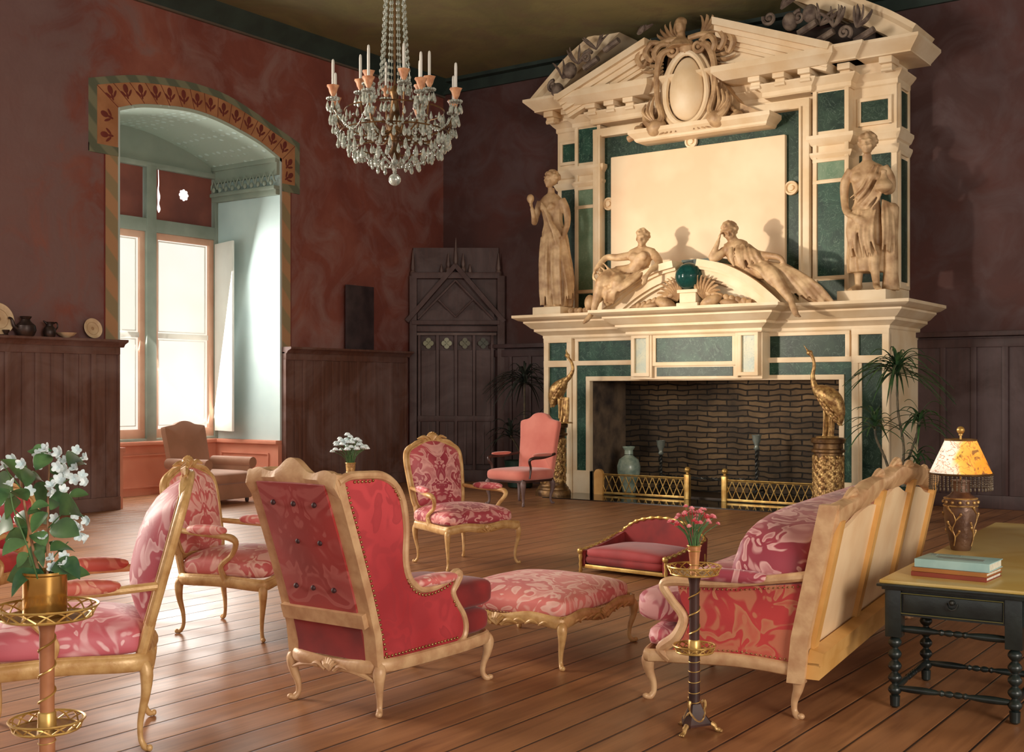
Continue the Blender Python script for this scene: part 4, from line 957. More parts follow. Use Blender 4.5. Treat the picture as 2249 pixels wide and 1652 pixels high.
# ---------------- wing chair
wc = thing('wing_armchair', 'large crimson wing chair with gilt frame, buttoned back turned to the camera', 'wing chair', (-4.205, 4.82, 0), pi)
HW = .295
prof = [(.47, .30), (.50, .55), (.60, .85), (.745, 1.10), (.765, 1.165), (.69, 1.19), (.58, 1.19), (.46, 1.18), (.36, 1.13), (.30, 1.04), (.275, .90), (.28, .75), (.245, .645), (.16, .585), (.05, .578), (-.06, .60), (-.125, .63), (-.155, .615), (-.13, .57), (-.105, .53), (-.14, .47), (-.195, .40), (-.215, .33), (-.19, .27), (-.10, .235)]
LW = .28
def backline(z): return lerp(.47, .765, max(0, (z - .3) / .87) ** 1.15)
for q in (-1, 1):
    X0 = q * HW
    sp = crom(prof[5:], 4)
    poly = [(y, z) for y, z in [(.485, .28)] + [(backline(z) + .0, z) for z in (.4, .6, .8, 1.0, 1.12)] + [(y, z) for y, z in sp]]
    pn = MB(); n_ = len(poly); vs = [(X0, y, z) for y, z in poly] + [(X0 - q * .05, y, z) for y, z in poly]
    pn.add(vs, [tuple(range(n_)), tuple(range(2 * n_ - 1, n_ - 1, -1))] + [(i, (i + 1) % n_, (i + 1) % n_ + n_, i + n_) for i in range(n_)])
    pn.build('wing_panel', DAM_WSIDE, wc, ang=30)
    fr = MB().tube([(X0, y, z) for y, z in prof[4:]], [.022] * 4 + [.020] * 8 + [.024, .026, .022, .018, .016, .017, .019, .018, .020], 9, smooth=4)
    fr.build('wing_frame', GILTP, wc)
    po = MB(); zz = [.20, .4, .6, .8, 1.0, 1.17]
    vs = [];
    for z in zz:
        yb = backline(z); wv_ = .034
        vs += [(X0 + q * .012, yb - .028, z), (X0 + q * .012, yb + .022, z), (X0 - q * .085, yb + .022, z), (X0 - q * .085, yb - .028, z)]
    po.add(vs, [(4 * i + k, 4 * i + (k + 1) % 4, 4 * i + 4 + (k + 1) % 4, 4 * i + 4 + k) for i in range(5) for k in range(4)] + [(3, 2, 1, 0), (20, 21, 22, 23)])
    po.build('back_post', GILTP, wc, ang=30)
    nl = MB(); nails(nl, [(X0 + q * .004, y + (.028 if y > .2 else 0) * 0 , z) for y, z in [(p[0] + (.03 if i < 6 else .0), p[1] - (.03 if i < 4 or i > 6 else .0)) for i, p in enumerate(crom(prof[5:21], 3)[2:])]], .026, .0075)
    nails(nl, [(X0 + q * .004, backline(z) - .045, z) for z in (.30, .6, .9, 1.15)], .026, .0075); nails(nl, [(X0 + q * .004, .46, .285), (X0 + q * .004, -.16, .285)], .026, .0075)
    nl.build('nail_row', NAIL, wc, ang=80)
    MB().sup(.055, .17, .03, .8, .6, 24, 10, (q * (HW - .015), .03, .615)).build('arm_pad', DAM_SOFT, wc, ang=80)
# back outer upholstery following the rake, buttons, cross rails, crest
def bx_(x, z, off=0): return (x, backline(z) + off, z)
m = MB().grid(lambda u, v: bx_(lerp(-LW + .05, LW - .05, u), lerp(.52, 1.16, v), .004 + .012 * sin(pi * u) * sin(pi * v)), 10, 14, .03); m.build('back_upholstery', DAM_WING, wc)
m = MB().grid(lambda u, v: bx_(lerp(-LW + .05, LW - .05, u), lerp(.27, .46, v), .004), 6, 4, .03); m.build('lower_back_upholstery', RED_VELVET, wc)
m = MB(); 
for z0, z1 in ((.45, .52),): m.grid(lambda u, v: bx_(lerp(-LW, LW, u), lerp(z0, z1, v), .014), 4, 2, .04)
m.build('back_rail', GILTP, wc)
for z, xs in ((1.05, (-.14, 0, .14)), (.86, (-.04, .11)), (.62, (-.14, -.02, .12))):
    for x_ in xs:
        MB().ell(bx_(x_ * -1, z, .045), (.014, .012, .014), 10, 6).build('button', BUTTON, wc)
m = MB(); cr = []
for i in range(41):
    u = i / 40; x_ = lerp(-HW - .01, HW + .01, u); a = abs(u - .5) * 2
    zt = 1.19 + .085 * (1 - a ** 2.2) * (.6 + .4 * cos(a * pi * 2.2)) + (.012 if a > .93 else 0)
    zb = 1.095 + .04 * (1 - a ** 2) - .02 * cos(a * pi * 2)
    cr.append((x_, zb, zt))
vs = []
for x_, zb, zt in cr: vs += [(x_, backline(zb) + .02, zb), (x_, backline(1.17) + .030, (zb + zt) / 2), (x_, backline(1.17) + .015, zt), (x_, backline(1.17) - .03, zt - .005), (x_, backline(zb) - .03, zb)]
m.add(vs, [(5 * i + k, 5 * i + (k + 1) % 5, 5 * i + 5 + (k + 1) % 5, 5 * i + 5 + k) for i in range(40) for k in range(5)] + [(0, 1, 2, 3, 4), (204, 203, 202, 201, 200)])
m.build('crest_rail', GILTP, wc, ang=50)
# rails, legs, cushions
m = MB().tube([(HW + .0, .46, .245), (HW + .01, 0, .235), (HW + .01, -.3, .24), (HW - .04, -.44, .245), (0, -.47, .24), (-HW + .04, -.44, .245), (-HW - .01, -.3, .24), (-HW - .01, 0, .235), (-HW, .46, .245), (0, .49, .225)], .022, 10, closed=True, smooth=5, flat=1.6, up=(0, 0, 1))
shell(m, 0, .515, .215, 1.0, 1)
for q in (-1, 1): m.tube([(q * .08, .51, .215), (q * .19, .505, .205), (q * .28, .495, .175)], [.012, .015, .008], 7, smooth=3)
m.build('seat_rail', GILTP, wc)
nl = nails(MB(), [(-LW + .03, backline(.28) + .022, .285), (LW - .03, backline(.28) + .022, .285)], .026, .0075).build('nail_row', NAIL, wc, ang=80)
legset(wc, [(HW - .01, .46, .6, .8), (-HW + .01, .46, -.6, .8), (HW - .03, -.42, .6, -.8), (-HW + .03, -.42, -.6, -.8)], .25, GILTP, .95)
MB().sup(HW - .02, .47, .08, .5, .25, 40, 16, (0, -.04, .33)).build('seat_base', RED_VELVET, wc, ang=80)
MB().sup(HW - .02, .44, .085, .45, .25, 40, 16, (0, -.10, .48)).build('seat_cushion', RED_VELVET, wc, ang=80)
MB().grid(lambda u, v: (lerp(-LW + .03, LW - .03, u), backline(lerp(.5, 1.17, v)) - .03 - .07 * sin(pi * u) * sin(pi * v), lerp(.5, 1.17, v)), 12, 12, -.03).build('backrest', RED_VELVET, wc)

# ---------------- footstool
fs_ = thing('footstool', 'square damask footstool with bright domed top in front of the wing chair', 'footstool', (-4.16, 6.10, 0), radians(4))
a_, b_ = .42, .46
m = MB().tube([(a_, b_, .27), (a_ * .5, b_ + .01, .285), (0, b_ + .02, .255), (-a_ * .5, b_ + .01, .285), (-a_, b_, .27), (-a_ - .01, b_ * .5, .285), (-a_ - .02, 0, .255), (-a_ - .01, -b_ * .5, .285), (-a_, -b_, .27), (-a_ * .5, -b_ - .01, .285), (0, -b_ - .02, .255), (a_ * .5, -b_ - .01, .285), (a_, -b_, .27), (a_ + .01, -b_ * .5, .285), (a_ + .02, 0, .255), (a_ + .01, b_ * .5, .285)], .018, 10, closed=True, smooth=5, flat=2.0, up=(0, 0, 1))
shell(m, 0, -b_ - .035, .25, 1.1)
m.at(rotm(0, 0, pi / 2)); shell(m, 0, -a_ - .035, .25, 1.1); m.at(Matrix.Identity(4))
for s_, t_ in ((1, 1), (-1, 1)):
    for k in range(3): m.tube([(s_ * (.10 + .09 * k), -b_ - .025, .25), (s_ * (.15 + .09 * k), -b_ - .032, .272), (s_ * (.19 + .09 * k), -b_ - .02, .255)], [.006, .010, .005], 6, smooth=3)
    for k in range(3): m.tube([(a_ + .025, s_ * (.10 + .09 * k), .25), (a_ + .032, s_ * (.15 + .09 * k), .272), (a_ + .02, s_ * (.19 + .09 * k), .255)], [.006, .010, .005], 6, smooth=3)
m.build('seat_rail', GILT, fs_)
legset(fs_, [(a_ - .01, b_ - .01, .7, .7), (-a_ + .01, b_ - .01, -.7, .7), (a_ - .01, -b_ + .01, .7, -.7), (-a_ + .01, -b_ + .01, -.7, -.7)], .27, GILT, .85)
MB().sup(a_ + .005, b_ + .005, .10, .5, .2, 56, 20, (0, 0, .335), lambda x, y, z: (x, y, z * .7 if z < 0 else z * .75 + .055 * (1 - (x / .43) ** 2) * (1 - (y / .47) ** 2))).build('cushion', DAM_SOFT, fs_, ang=80)
nails(MB(), [(a_ + .012, -b_ - .012, .302), (a_ + .012, b_ + .012, .302)], .022, .005); nl = MB()
nails(nl, [(-a_, -b_ - .014, .30), (a_ + .014, -b_ - .014, .30), (a_ + .014, b_, .30)], .022, .005).build('nail_row', NAIL, fs_, ang=80)

# ---------------- sofa
SL = 1.46
so = thing('sofa', 'long plum damask sofa with pale panelled wooden back, beside the black table', 'sofa', (-2.80, 6.90, 0), radians(-83))
def sy(z): return .40 + .17 * max(0, (z - .3) / .8)         # raked back line
nP = 3
m = MB()
def bpt(x, z, o=0): return (x, sy(z) + o, z)
def crest(u):  # u along -1..1 ; top height of back
    a = abs(u); return 1.03 + .13 * (1 - a ** 1.6) + .012 * cos(a * 13)
# back panels
edges = [lerp(-SL + .08, SL - .08, i / nP) for i in range(nP + 1)]
for i in range(nP):
    a0, a1 = edges[i] + .035, edges[i + 1] - .035
    MB().grid(lambda u, v: bpt(lerp(a0, a1, u), lerp(.325, (crest(lerp(a0, a1, u) / SL) - .13 - .03 * abs(u - .5) * 2), v), .012), 8, 8, .02).build('back_panel', PALEWOOD, so)
    mm = MB().grid(lambda u, v: bpt(lerp(a0, a1, .34) + .02 * u, lerp(.36, crest(a0 / SL) - .16, v), .018), 1, 8, .01); mm.build('panel_bead', HONEY, so)
for i in range(nP + 1):
    m = MB().grid(lambda u, v: bpt(edges[i] + lerp(-.045, .045, u), lerp(.30, crest(edges[i] / SL) - .08, v), .018), 2, 8, .04); m.build('back_stile', HONEY, so)
m = MB(); vs = []
NN = 80
for i in range(NN + 1):
    x_ = lerp(-SL, SL, i / NN); zt = crest(x_ / SL); zb = zt - .12 - .02 * cos(x_ * 9)
    vs += [bpt(x_, zb, .035), bpt(x_, (zt + zb) / 2, .055), bpt(x_, zt - .02, .045), bpt(x_, zt, .0), bpt(x_, zt - .02, -.04), bpt(x_, zb, -.02)]
m.add(vs, [(6 * i + k, 6 * i + (k + 1) % 6, 6 * i + 6 + (k + 1) % 6, 6 * i + 6 + k) for i in range(NN) for k in range(6)] + [tuple(range(6)), tuple(6 * NN + k for k in range(5, -1, -1))])
m.build('crest_rail', GILTP, so, ang=60)
for x_ in (-1.05, -.45, 0, .45, 1.05):
    MB().ell(bpt(x_, crest(x_ / SL) - .0, .0), (.08, .03, .018), 12, 8).tube([bpt(x_ - .14, crest(x_ / SL) - .01), bpt(x_, crest(x_ / SL) + .018), bpt(x_ + .14, crest(x_ / SL) - .01)], [.012, .02, .012], 8, smooth=3).build('crest_carving', GILTP, so)
for z0, z1, o in ((.27, .345, .045), (.20, .28, .03)):
    MB().grid(lambda u, v: bpt(lerp(-SL, SL, u), lerp(z0, z1, v), o), 8, 2, .07).build('bottom_rail', HONEY, so)
for q in (-1, 1):
    po = MB(); vs = []
    for z in (.18, .4, .6, .8, 1.0, 1.05):
        for dx_, dy_ in ((-.03, -.05), (.035, -.05), (.035, .035), (-.03, .035)): vs.append((q * SL + q * dx_, sy(z) + dy_, z))
    po.add(vs, [(4 * i + k, 4 * i + (k + 1) % 4, 4 * i + 4 + (k + 1) % 4, 4 * i + 4 + k) for i in range(5) for k in range(4)] + [(3, 2, 1, 0), (20, 21, 22, 23)]); po.build('back_post', GILTP, so, ang=30)
    ar = MB().tube([(q * SL, sy(.68) - .03, .70), (q * (SL + .005), .30, .675), (q * SL, 0, .63), (q * SL, -.22, .625), (q * SL, -.30, .60), (q * SL, -.25, .52), (q * SL, -.19, .44), (q * SL, -.23, .34), (q * SL, -.31, .27), (q * SL, -.26, .22)], [.026, .024, .024, .026, .024, .022, .026, .03, .03, .024], 9, smooth=5)
    ar = ar.build('arm_frame', GILTP, so)
    MB().sup(.045, .23, .035, .8, .6, 26, 10, (q * (SL - .0), .03, .672)).build('arm_pad', DAM_SOFA, ar, ang=80)
    pl = [(.38, .26), (.40, .45), (.42, .66), (.1, .62), (-.22, .60), (-.2, .52), (-.15, .44), (-.19, .34), (-.25, .27)]
    n_ = len(pl); MB().add([(q * (SL - .0), y, z) for y, z in pl] + [(q * (SL - .05), y, z) for y, z in pl], [tuple(range(n_)), tuple(range(2 * n_ - 1, n_ - 1, -1))] + [(i, (i + 1) % n_, (i + 1) % n_ + n_, i + n_) for i in range(n_)]).build('side_panel', DAM_SIDE, so, ang=30)
    nl = MB(); nails(nl, [(q * (SL + .004), .36, .285), (q * (SL + .004), .1, .30), (q * (SL + .004), -.2, .285)], .024, .005); nails(nl, [(q * (SL + .004), .40, .645), (q * (SL + .004), .1, .605), (q * (SL + .004), -.2, .59)], .024, .005); nl.build('nail_row', NAIL, so, ang=80)
m = MB().tube([(SL, .42, .235), (SL + .01, .1, .255), (SL, -.30, .235), (SL - .05, -.40, .235), (SL * .5, -.42, .25), (0, -.43, .23), (-SL * .5, -.42, .25), (-SL + .05, -.40, .235), (-SL, -.30, .235), (-SL - .01, .1, .255), (-SL, .42, .235)], .021, 10, smooth=6, flat=1.6, up=(0, 0, 1))
for x_ in (-.75, 0, .75): shell(m, x_, -.45, .235, 1.1)
m.build('seat_rail', GILTP, so)
legset(so, [(SL - .02, .38, .4, .9), (-SL + .02, .38, -.4, .9), (SL - .03, -.37, .6, -.8), (-SL + .03, -.37, -.6, -.8), (-.48, -.38, 0, -1), (.48, -.38, 0, -1)], .24, GILTP, 1.0)
MB().sup(SL - .03, .41, .07, .5, .15, 60, 16, (0, -.03, .31)).build('seat_base', DAM_SOFA, so, ang=80)
for i in range(3):
    x_ = (i - 1) * .94; MB().sup(.475, .42, .095, .45, .2, 44, 16, (x_, -.07, .47)).build('seat_cushion', DAM_SOFA, so, ang=80)

MB().sup(SL - .03, .21, .27, .6, .22, 90, 16, (0, .20, .71), lambda x, y, z: (x, y + .30 * (z + .1), z - .10 * y)).build('back_cushion', DAM_SOFA, so, ang=80)

# ---------------- low red settee
rs = thing('settee', 'small low deep-red settee with roped gilt edge, beyond the pink flower vase', 'settee', (-5.13, 9.15, 0), radians(-4))
m = MB(); hs = .44; bz = lambda x_: .285 + .155 * max(0, 1 - (abs(x_ + .0) / .46) ** 2.4)
MB().grid(lambda u, v: (lerp(-hs, hs, u), .28 + .03 * v, lerp(.05, bz(lerp(-hs, hs, u)), v)), 20, 6, .05).build('backrest', RED_VELVET, rs)
for q in (-1, 1):
    MB().grid(lambda u, v: (q * (hs + .01), lerp(-.32, .30, u), lerp(.05, .19 + .11 * u ** 1.4, v)), 12, 4, q * .05).build('side_panel', RED_VELVET, rs)
rope = [(-hs, -.33, .19), (-hs, -.1, .215), (-hs, .1, .255), (-hs, .3, .30), (-hs * .6, .31, bz(-hs * .6) + .01), (0, .31, bz(0) + .012), (hs * .6, .31, bz(hs * .6) + .01), (hs, .3, .30), (hs, .1, .255), (hs, -.1, .215), (hs, -.33, .19)]
rp = crom(rope, 14); m = MB()
m.tube(rp, [.014 + .005 * sin(i * 1.4) for i in range(len(rp))], 8)
for q in (-1, 1): m.ell((q * hs, -.34, .185), (.028, .022, .028), 12, 8)
m.build('rope_edge', GOLD if 0 else BRASS, rs)
for q in (-1, 1):
    for y_ in (-.33, .29): MB().at(TR(q * hs, y_, 0)).lathe([(.014, 0), (.018, .02), (.012, .04), (.018, .07), (.012, .10), (.018, .13), (.014, .17)], 10).build('leg', BRASS, rs)
MB().box(-hs + .01, hs - .01, -.32, .28, .035, .07, .01).build('seat_rail', BRASS, rs)
MB().sup(hs - .02, .31, .05, .5, .2, 40, 12, (0, -.03, .11)).build('seat_base', RED_VELVET, rs, ang=80)
MB().sup(hs - .02, .30, .05, .6, .25, 40, 14, (0, -.04, .165), lambda x, y, z: (x, y, z + .03 * (1 - (x / hs) ** 2) * (z > 0))).build('seat_cushion', mat('raspberry_velvet', rgb(164, 52, 54), .7, c2=rgb(140, 36, 38), scale=4, Sheen_Weight=.2), rs, ang=80)

# ---------------- plain pink armchair by the fireplace
pk = thing('high_back_armchair', 'plain salmon-pink high-backed armchair standing left of the gilded crane pedestal', 'armchair', (-9.62, 13.65, 0), radians(-6))
W_ = .36
MB().sup(W_, .38, .09, .5, .3, 40, 14, (0, 0, .42)).build('seat_cushion', PINKF, pk, ang=80)
out = half([(0, .44), (W_ * .80, .44), (W_ * .86, .50), (W_ * .92, .9), (W_ * .98, 1.12), (W_ * .90, 1.17), (W_ * .55, 1.20), (W_ * .3, 1.265), (0, 1.285)])
oo = [(p[0], p[2]) for p in crom([(x, 0, z) for x, z in out], 4, True)]
Rk = TR(0, .33, .42) @ rotm(radians(-8), 0, 0) @ TR(0, 0, -.42)
MB().at(Rk).pad(oo, .07, .04, .04, -1).build('backrest', PINKF, pk, ang=60)
for q in (-1, 1):
    MB().tube([(q * W_ * .9, .36, .70), (q * (W_ + .03), .05, .665), (q * (W_ + .04), -.20, .66), (q * (W_ + .02), -.25, .62), (q * (W_ - .0), -.20, .52), (q * (W_ - .01), -.22, .38)], [.02, .02, .022, .02, .016, .018], 8, smooth=4).build('arm', DKWOOD, pk)
    MB().sup(.035, .20, .025, .8, .6, 20, 10, (q * (W_ + .02), .02, .70)).build('arm_pad', PINKF, pk, ang=80)
MB().box(-W_ + .03, W_ - .03, -.33, .33, .32, .37, .01).build('seat_rail', DKWOOD, pk)
legset(pk, [(-W_ + .04, -.31, -.6, -.8), (W_ - .04, -.31, .6, -.8), (-W_ + .06, .31, -.5, .9), (W_ - .06, .31, .5, .9)], .34, mat('grey_worn_wood', rgb(112, 88, 84), .5, scale=8), 1.1)
# ---------------- brown armchair by the window
x, y = AT(462, 16.9)[:2]
bn = thing('rolled_arm_armchair', 'dusty brown high-backed armchair with rolled arms standing by the bright window', 'armchair', (x, y, 0), face(*img_dir(.86, .5)))
W_ = .42
MB().sup(W_, .44, .10, .5, .3, 40, 14, (0, -.04, .36)).build('seat_cushion', BROWNF, bn, ang=80)
MB().box(-W_ + .01, W_ - .01, -.42, .38, .06, .30, .03).build('seat_base', BROWNF, bn)
out = half([(0, .34), (W_ * .86, .34), (W_ * .90, .50), (W_ * .92, .8), (W_ * .94, 1.06), (W_ * .86, 1.10), (W_ * .5, 1.12), (W_ * .25, 1.16), (0, 1.175)])
oo = [(p[0], p[2]) for p in crom([(x, 0, z) for x, z in out], 4, True)]
Rk = TR(0, .36, .36) @ rotm(radians(-13), 0, 0) @ TR(0, 0, -.36)
MB().at(Rk).pad(oo, .08, .03, .05, -1).build('backrest', BROWNF, bn, ang=60)
for q in (-1, 1):
    m = MB().box(q * (W_ + .0) - .04, q * (W_ + .0) + .04, -.38, .36, .10, .54, .02); m.at(TR(q * (W_ + .02), 0, .56) @ rotm(pi / 2, 0, 0)).lathe([(.05, -.38), (.078, -.375), (.08, -.3), (.08, .35), (.078, .40), (.05, .405)], 20)
    m.build('arm', BROWNF, bn)
for q in (-1, 1):
    for y_ in (-.36, .34): MB().at(TR(q * .36, y_, 0)).lathe([(.02, 0), (.03, .03), (.026, .07)], 10).build('leg', DKWOOD, bn)
# ================================================================ BLACK TABLE AND WHAT STANDS ON IT
tb = thing('side_table', 'black turned-leg table with polished ochre top, at the right edge', 'table', (-1.97, 5.92, 0), radians(3.2))
TOPM = NT('polished_ochre_top'); TOPM.col(TOPM.ramp(TOPM.noise(2.2, 4, .8), [(.35, rgb(190, 158, 84)), (.65, rgb(206, 184, 122))])); TOPM.set(Roughness=.28, Specular_IOR_Level=.7)
ZT = .65; TW, TL = .98, 3.05
MB().box(0, TW, 0, TL, ZT - .018, ZT, .006).build('tabletop', TOPM.m, tb)
m = MB().box(-.012, TW + .012, -.012, TL + .012, ZT - .034, ZT - .018, .006).box(.01, TW - .01, .01, TL - .01, ZT - .05, ZT - .03, .004); m.build('top_moulding', BLACKW, tb)
def bob(mb, x, y, z0, z1, n, r):
    pr = [(r * .6, z0)]; 
    for i in range(n):
        for k in range(7):
            a = pi * k / 6; pr.append((r * (.45 + .55 * sin(a)), lerp(z0, z1, (i + (k / 6) * .92 + .04) / n)))
    pr.append((r * .6, z1)); mb.lathe(pr, 16, x, y)
def stretcher(mb, p, q, r=.017):
    P, Q = V(p), V(q); n = 40; pts = []; rr = []
    for i in range(n + 1):
        u = i / n; pts.append(P.lerp(Q, u)); a = abs(u - .5)
        rr.append(r * (.55 + .45 * abs(sin(a * pi * 14))) if a < .11 else (r * (.5 + .6 * sin(pi * min(1, max(0, (a - .12) / .38))) ** .6)))
    mb.tube(pts, rr, 10)
for y_ in (.07, .72, 2.9):
    for x_ in (.06, .625 if y_ < 1 else .9):
        m = MB().box(x_ - .04, x_ + .04, y_ - .04, y_ + .04, .36, ZT - .05, .005); bob(m, x_, y_, .06, .36, 5, .034)
        m.lathe([(.012, 0), (.024, .01), (.026, .06)], 12, x_, y_); m.build('leg', BLACKW, tb)
m = MB().box(.06, TW - .08, .045, .07, .47, ZT - .05).box(.05, .075, .06, TL - .06, .47, ZT - .05).box(.90, .925, .06, TL - .06, .47, ZT - .05).box(.06, TW - .08, TL - .1, TL - .08, .47, ZT - .05)
m.build('apron', BLACKW, tb)
m = MB().box(.11, .575, .035, .047, .49, ZT - .07, .004); dr_ = m.build('drawer', BLACKW, tb)
MB().tube([(.10, .03, .485), (.58, .03, .485), (.58, .03, ZT - .065), (.10, .03, ZT - .065)], .0025, 5, closed=True).build('drawer_bead', mat('olive_bead', rgb(110, 104, 60), .5, scale=9), dr_)
MB().ell((.345, .025, .56), (.014, .018, .014), 10, 8).tube([(.32, .03, .555), (.325, .022, .535), (.345, .018, .525), (.365, .022, .535), (.37, .03, .555)], .004, 6, smooth=3).build('drawer_handle', IRON, dr_)
for p, q in (((.06, .07, .10), (.625, .07, .10)), ((.06, .72, .10), (.625, .72, .10)), ((.06, .07, .40), (.625, .07, .40)), ((.06, .07, .10), (.06, .72, .10)), ((.625, .07, .10), (.625, .72, .10))):
    m = MB(); stretcher(m, p, q); m.build('stretcher', BLACKW, tb)
# books
ca, sa = cos(radians(3.2)), sin(radians(3.2))
def book(label, x, y, z, w, d, h, rz, cm, nm='book'):
    t = thing('book', label, 'book', (x, y, z), rz, None)
    MB().box(0, w, 0, .004, 0, h).build('spine', cm, t) if 0 else None
    c = MB().box(0, w, 0, d, 0, .004, .001).box(0, w, 0, d, h - .004, h, .001); c.box(0, .005, 0, d, .002, h - .002) if 0 else c.box(0, w, 0, .005, .002, h - .002)
    c.build('cover', cm, t); MB().box(.005, w - .006, .004, d - .006, .004, h - .004).build('pages', PAPER, t)
    return t
book('red book at the bottom of the pile on the black table', -1.875, 6.135, ZT, .37, .27, .022, radians(-2), BOOKR)
book('ochre-brown book in the middle of the pile, between red and pale blue', -1.875, 6.14, ZT + .0235, .37, .27, .020, radians(-2.5), BOOKO)
t = book('pale blue illustrated book topping the pile beside the lamp', -1.862, 6.15, ZT + .045, .365, .255, .042, radians(-1), BOOKB)
m = MB()
for x0, y0, w_, h_ in ((.07, .16, .16, .006), (.07, .145, .2, .005), (.07, .12, .24, .02), (.09, .09, .22, .02), (.07, .20, .1, .012), (.03, .18, .02, .03), (.03, .10, .02, .03), (.12, .07, .2, .008)): m.box(x0, x0 + w_, y0, y0 + h_, .0418, .0426)
m.build('printed_picture', INK, t)
# lamp
lx, ly = AT(2110, 7.05)[:2]; lz = ZT
lp = thing('table_lamp', 'bronze vase table lamp with painted bird shade and beaded fringe', 'lamp', (lx, ly, lz))
VB = mat('embossed_bronze_vase', rgb(112, 82, 62), .35, .35, c2=rgb(78, 52, 42), scale=9, bump=.3)
m = MB().lathe([(.052, 0), (.058, .01), (.062, .03), (.082, .12), (.094, .20), (.098, .245), (.093, .265), (.096, .272), (.094, .305), (.085, .315), (.062, .33), (.05, .345), (.05, .40), (.058, .405), (.058, .415), (.02, .42)], 32)
b0 = m.build('lamp_base', VB, lp)
m = MB().lathe([(.0985, .262), (.101, .266), (.0985, .27), (.0965, .27)], 32).lathe([(.096, .305), (.098, .309), (.094, .313), (.09, .313)], 32)
for i in range(14): m.ell((.098 * cos(i * 2 * pi / 14), .098 * sin(i * 2 * pi / 14), .288), .010, 8, 6)
m.build('gold_collar', GOLD, lp)
m = MB()
for k in range(4):
    a0 = k * pi / 2 + 4.4
    rr = lambda z: lerp(.062, .099, min(1, z / .24)) + .002
    P = [(rr(z) * cos(a0 + w_), rr(z) * sin(a0 + w_), z) for z, w_ in ((.03, 0), (.08, .15), (.13, .0), (.18, .25), (.23, .1))]
    m.tube(P, [.003, .004, .004, .003, .002], 6, smooth=4)
    for z, w_, sg in ((.08, .15, 1), (.13, 0, -1), (.18, .25, 1), (.22, .12, -1), (.10, .1, -1)):
        a = a0 + w_ + sg * .32; m.tube([(rr(z) * cos(a0 + w_), rr(z) * sin(a0 + w_), z), (rr(z + .03) * cos(a), rr(z + .03) * sin(a), z + .035)], [.003, .007], 6); m.ell((rr(z + .03) * cos(a), rr(z + .03) * sin(a), z + .04), .009, 8, 6)
m.build('vine_relief', GOLD, lp)
SHD = NT('painted_shade_parchment')
sp = SHD.n('ShaderNodeSeparateXYZ'); SHD.l(SHD.coord(), sp.inputs[0])
gr = SHD.math('ADD', SHD.math('MULTIPLY', sp.outputs[0], 3.2), SHD.math('MULTIPLY', SHD.noise(6, 2), .9))
bg = SHD.ramp(gr, [(.44, rgb(240, 228, 210)), (.56, rgb(244, 190, 84)), (.85, rgb(236, 150, 40))])
br = SHD.ramp(SHD.noise(11, 2, 2.2), [(.475, (0, 0, 0)), (.49, (1, 1, 1)), (.51, (1, 1, 1)), (.525, (0, 0, 0))])
lf = SHD.ramp(SHD.noise(17, 3, .6), [(.62, (0, 0, 0)), (.66, (1, 1, 1))])
c_ = SHD.mix(SHD.math('MULTIPLY', br, .75), bg, rgb(176, 96, 44)); c_ = SHD.mix(SHD.math('MULTIPLY', lf, .8), c_, rgb(110, 66, 36))
SHD.col(c_); SHD.l(c_, SHD.b.inputs['Emission Color']); SHD.set(Roughness=.6, Emission_Strength=.42)
r0, r1, z0, z1 = .178, .088, .455, .655
m = MB(); n = 48
vs = [(r * cos(2 * pi * k / n), r * sin(2 * pi * k / n), z) for r, z in ((r0, z0), (r1, z1), (r1 - .003, z1), (r0 - .003, z0)) for k in range(n)]
m.add(vs, [(j * n + k, j * n + (k + 1) % n, ((j + 1) % 4) * n + (k + 1) % n, ((j + 1) % 4) * n + k) for j in range(4) for k in range(n)])
m.build('lamp_shade', SHD.m, lp)
m = MB()
for r, z in ((r0, z0), (r1, z1)): m.tube([(r * cos(2 * pi * k / 32), r * sin(2 * pi * k / 32), z) for k in range(32)], .006, 6, closed=True)
m.build('shade_trim', DKGOLD, lp)
BEADD = mat('dark_glass_bead', rgb(70, 56, 46), .2, c2=rgb(120, 108, 92), scale=60)
for i in range(44):
    a = 2 * pi * i / 44; x_, y_ = (r0 - .002) * cos(a), (r0 - .002) * sin(a)
    m = MB()
    for k in range(5): m.ell((x_, y_, z0 - .014 - k * .013), (.0045, .0045, .006), 6, 4)
    m.ell((x_, y_, z0 - .085), (.0055, .0055, .012), 6, 5); m.build('bead_fringe', BEADD, lp)
MB().lathe([(.006, .41), (.006, .68), (.012, .682), (.012, .69), (.006, .692)], 10).tube([(-.085, 0, z1), (.085, 0, z1)], .003, 6).build('lamp_stem', BRASS, lp)
MB().ell((0, 0, .712), .023, 16, 12).build('finial', BRASS, lp)

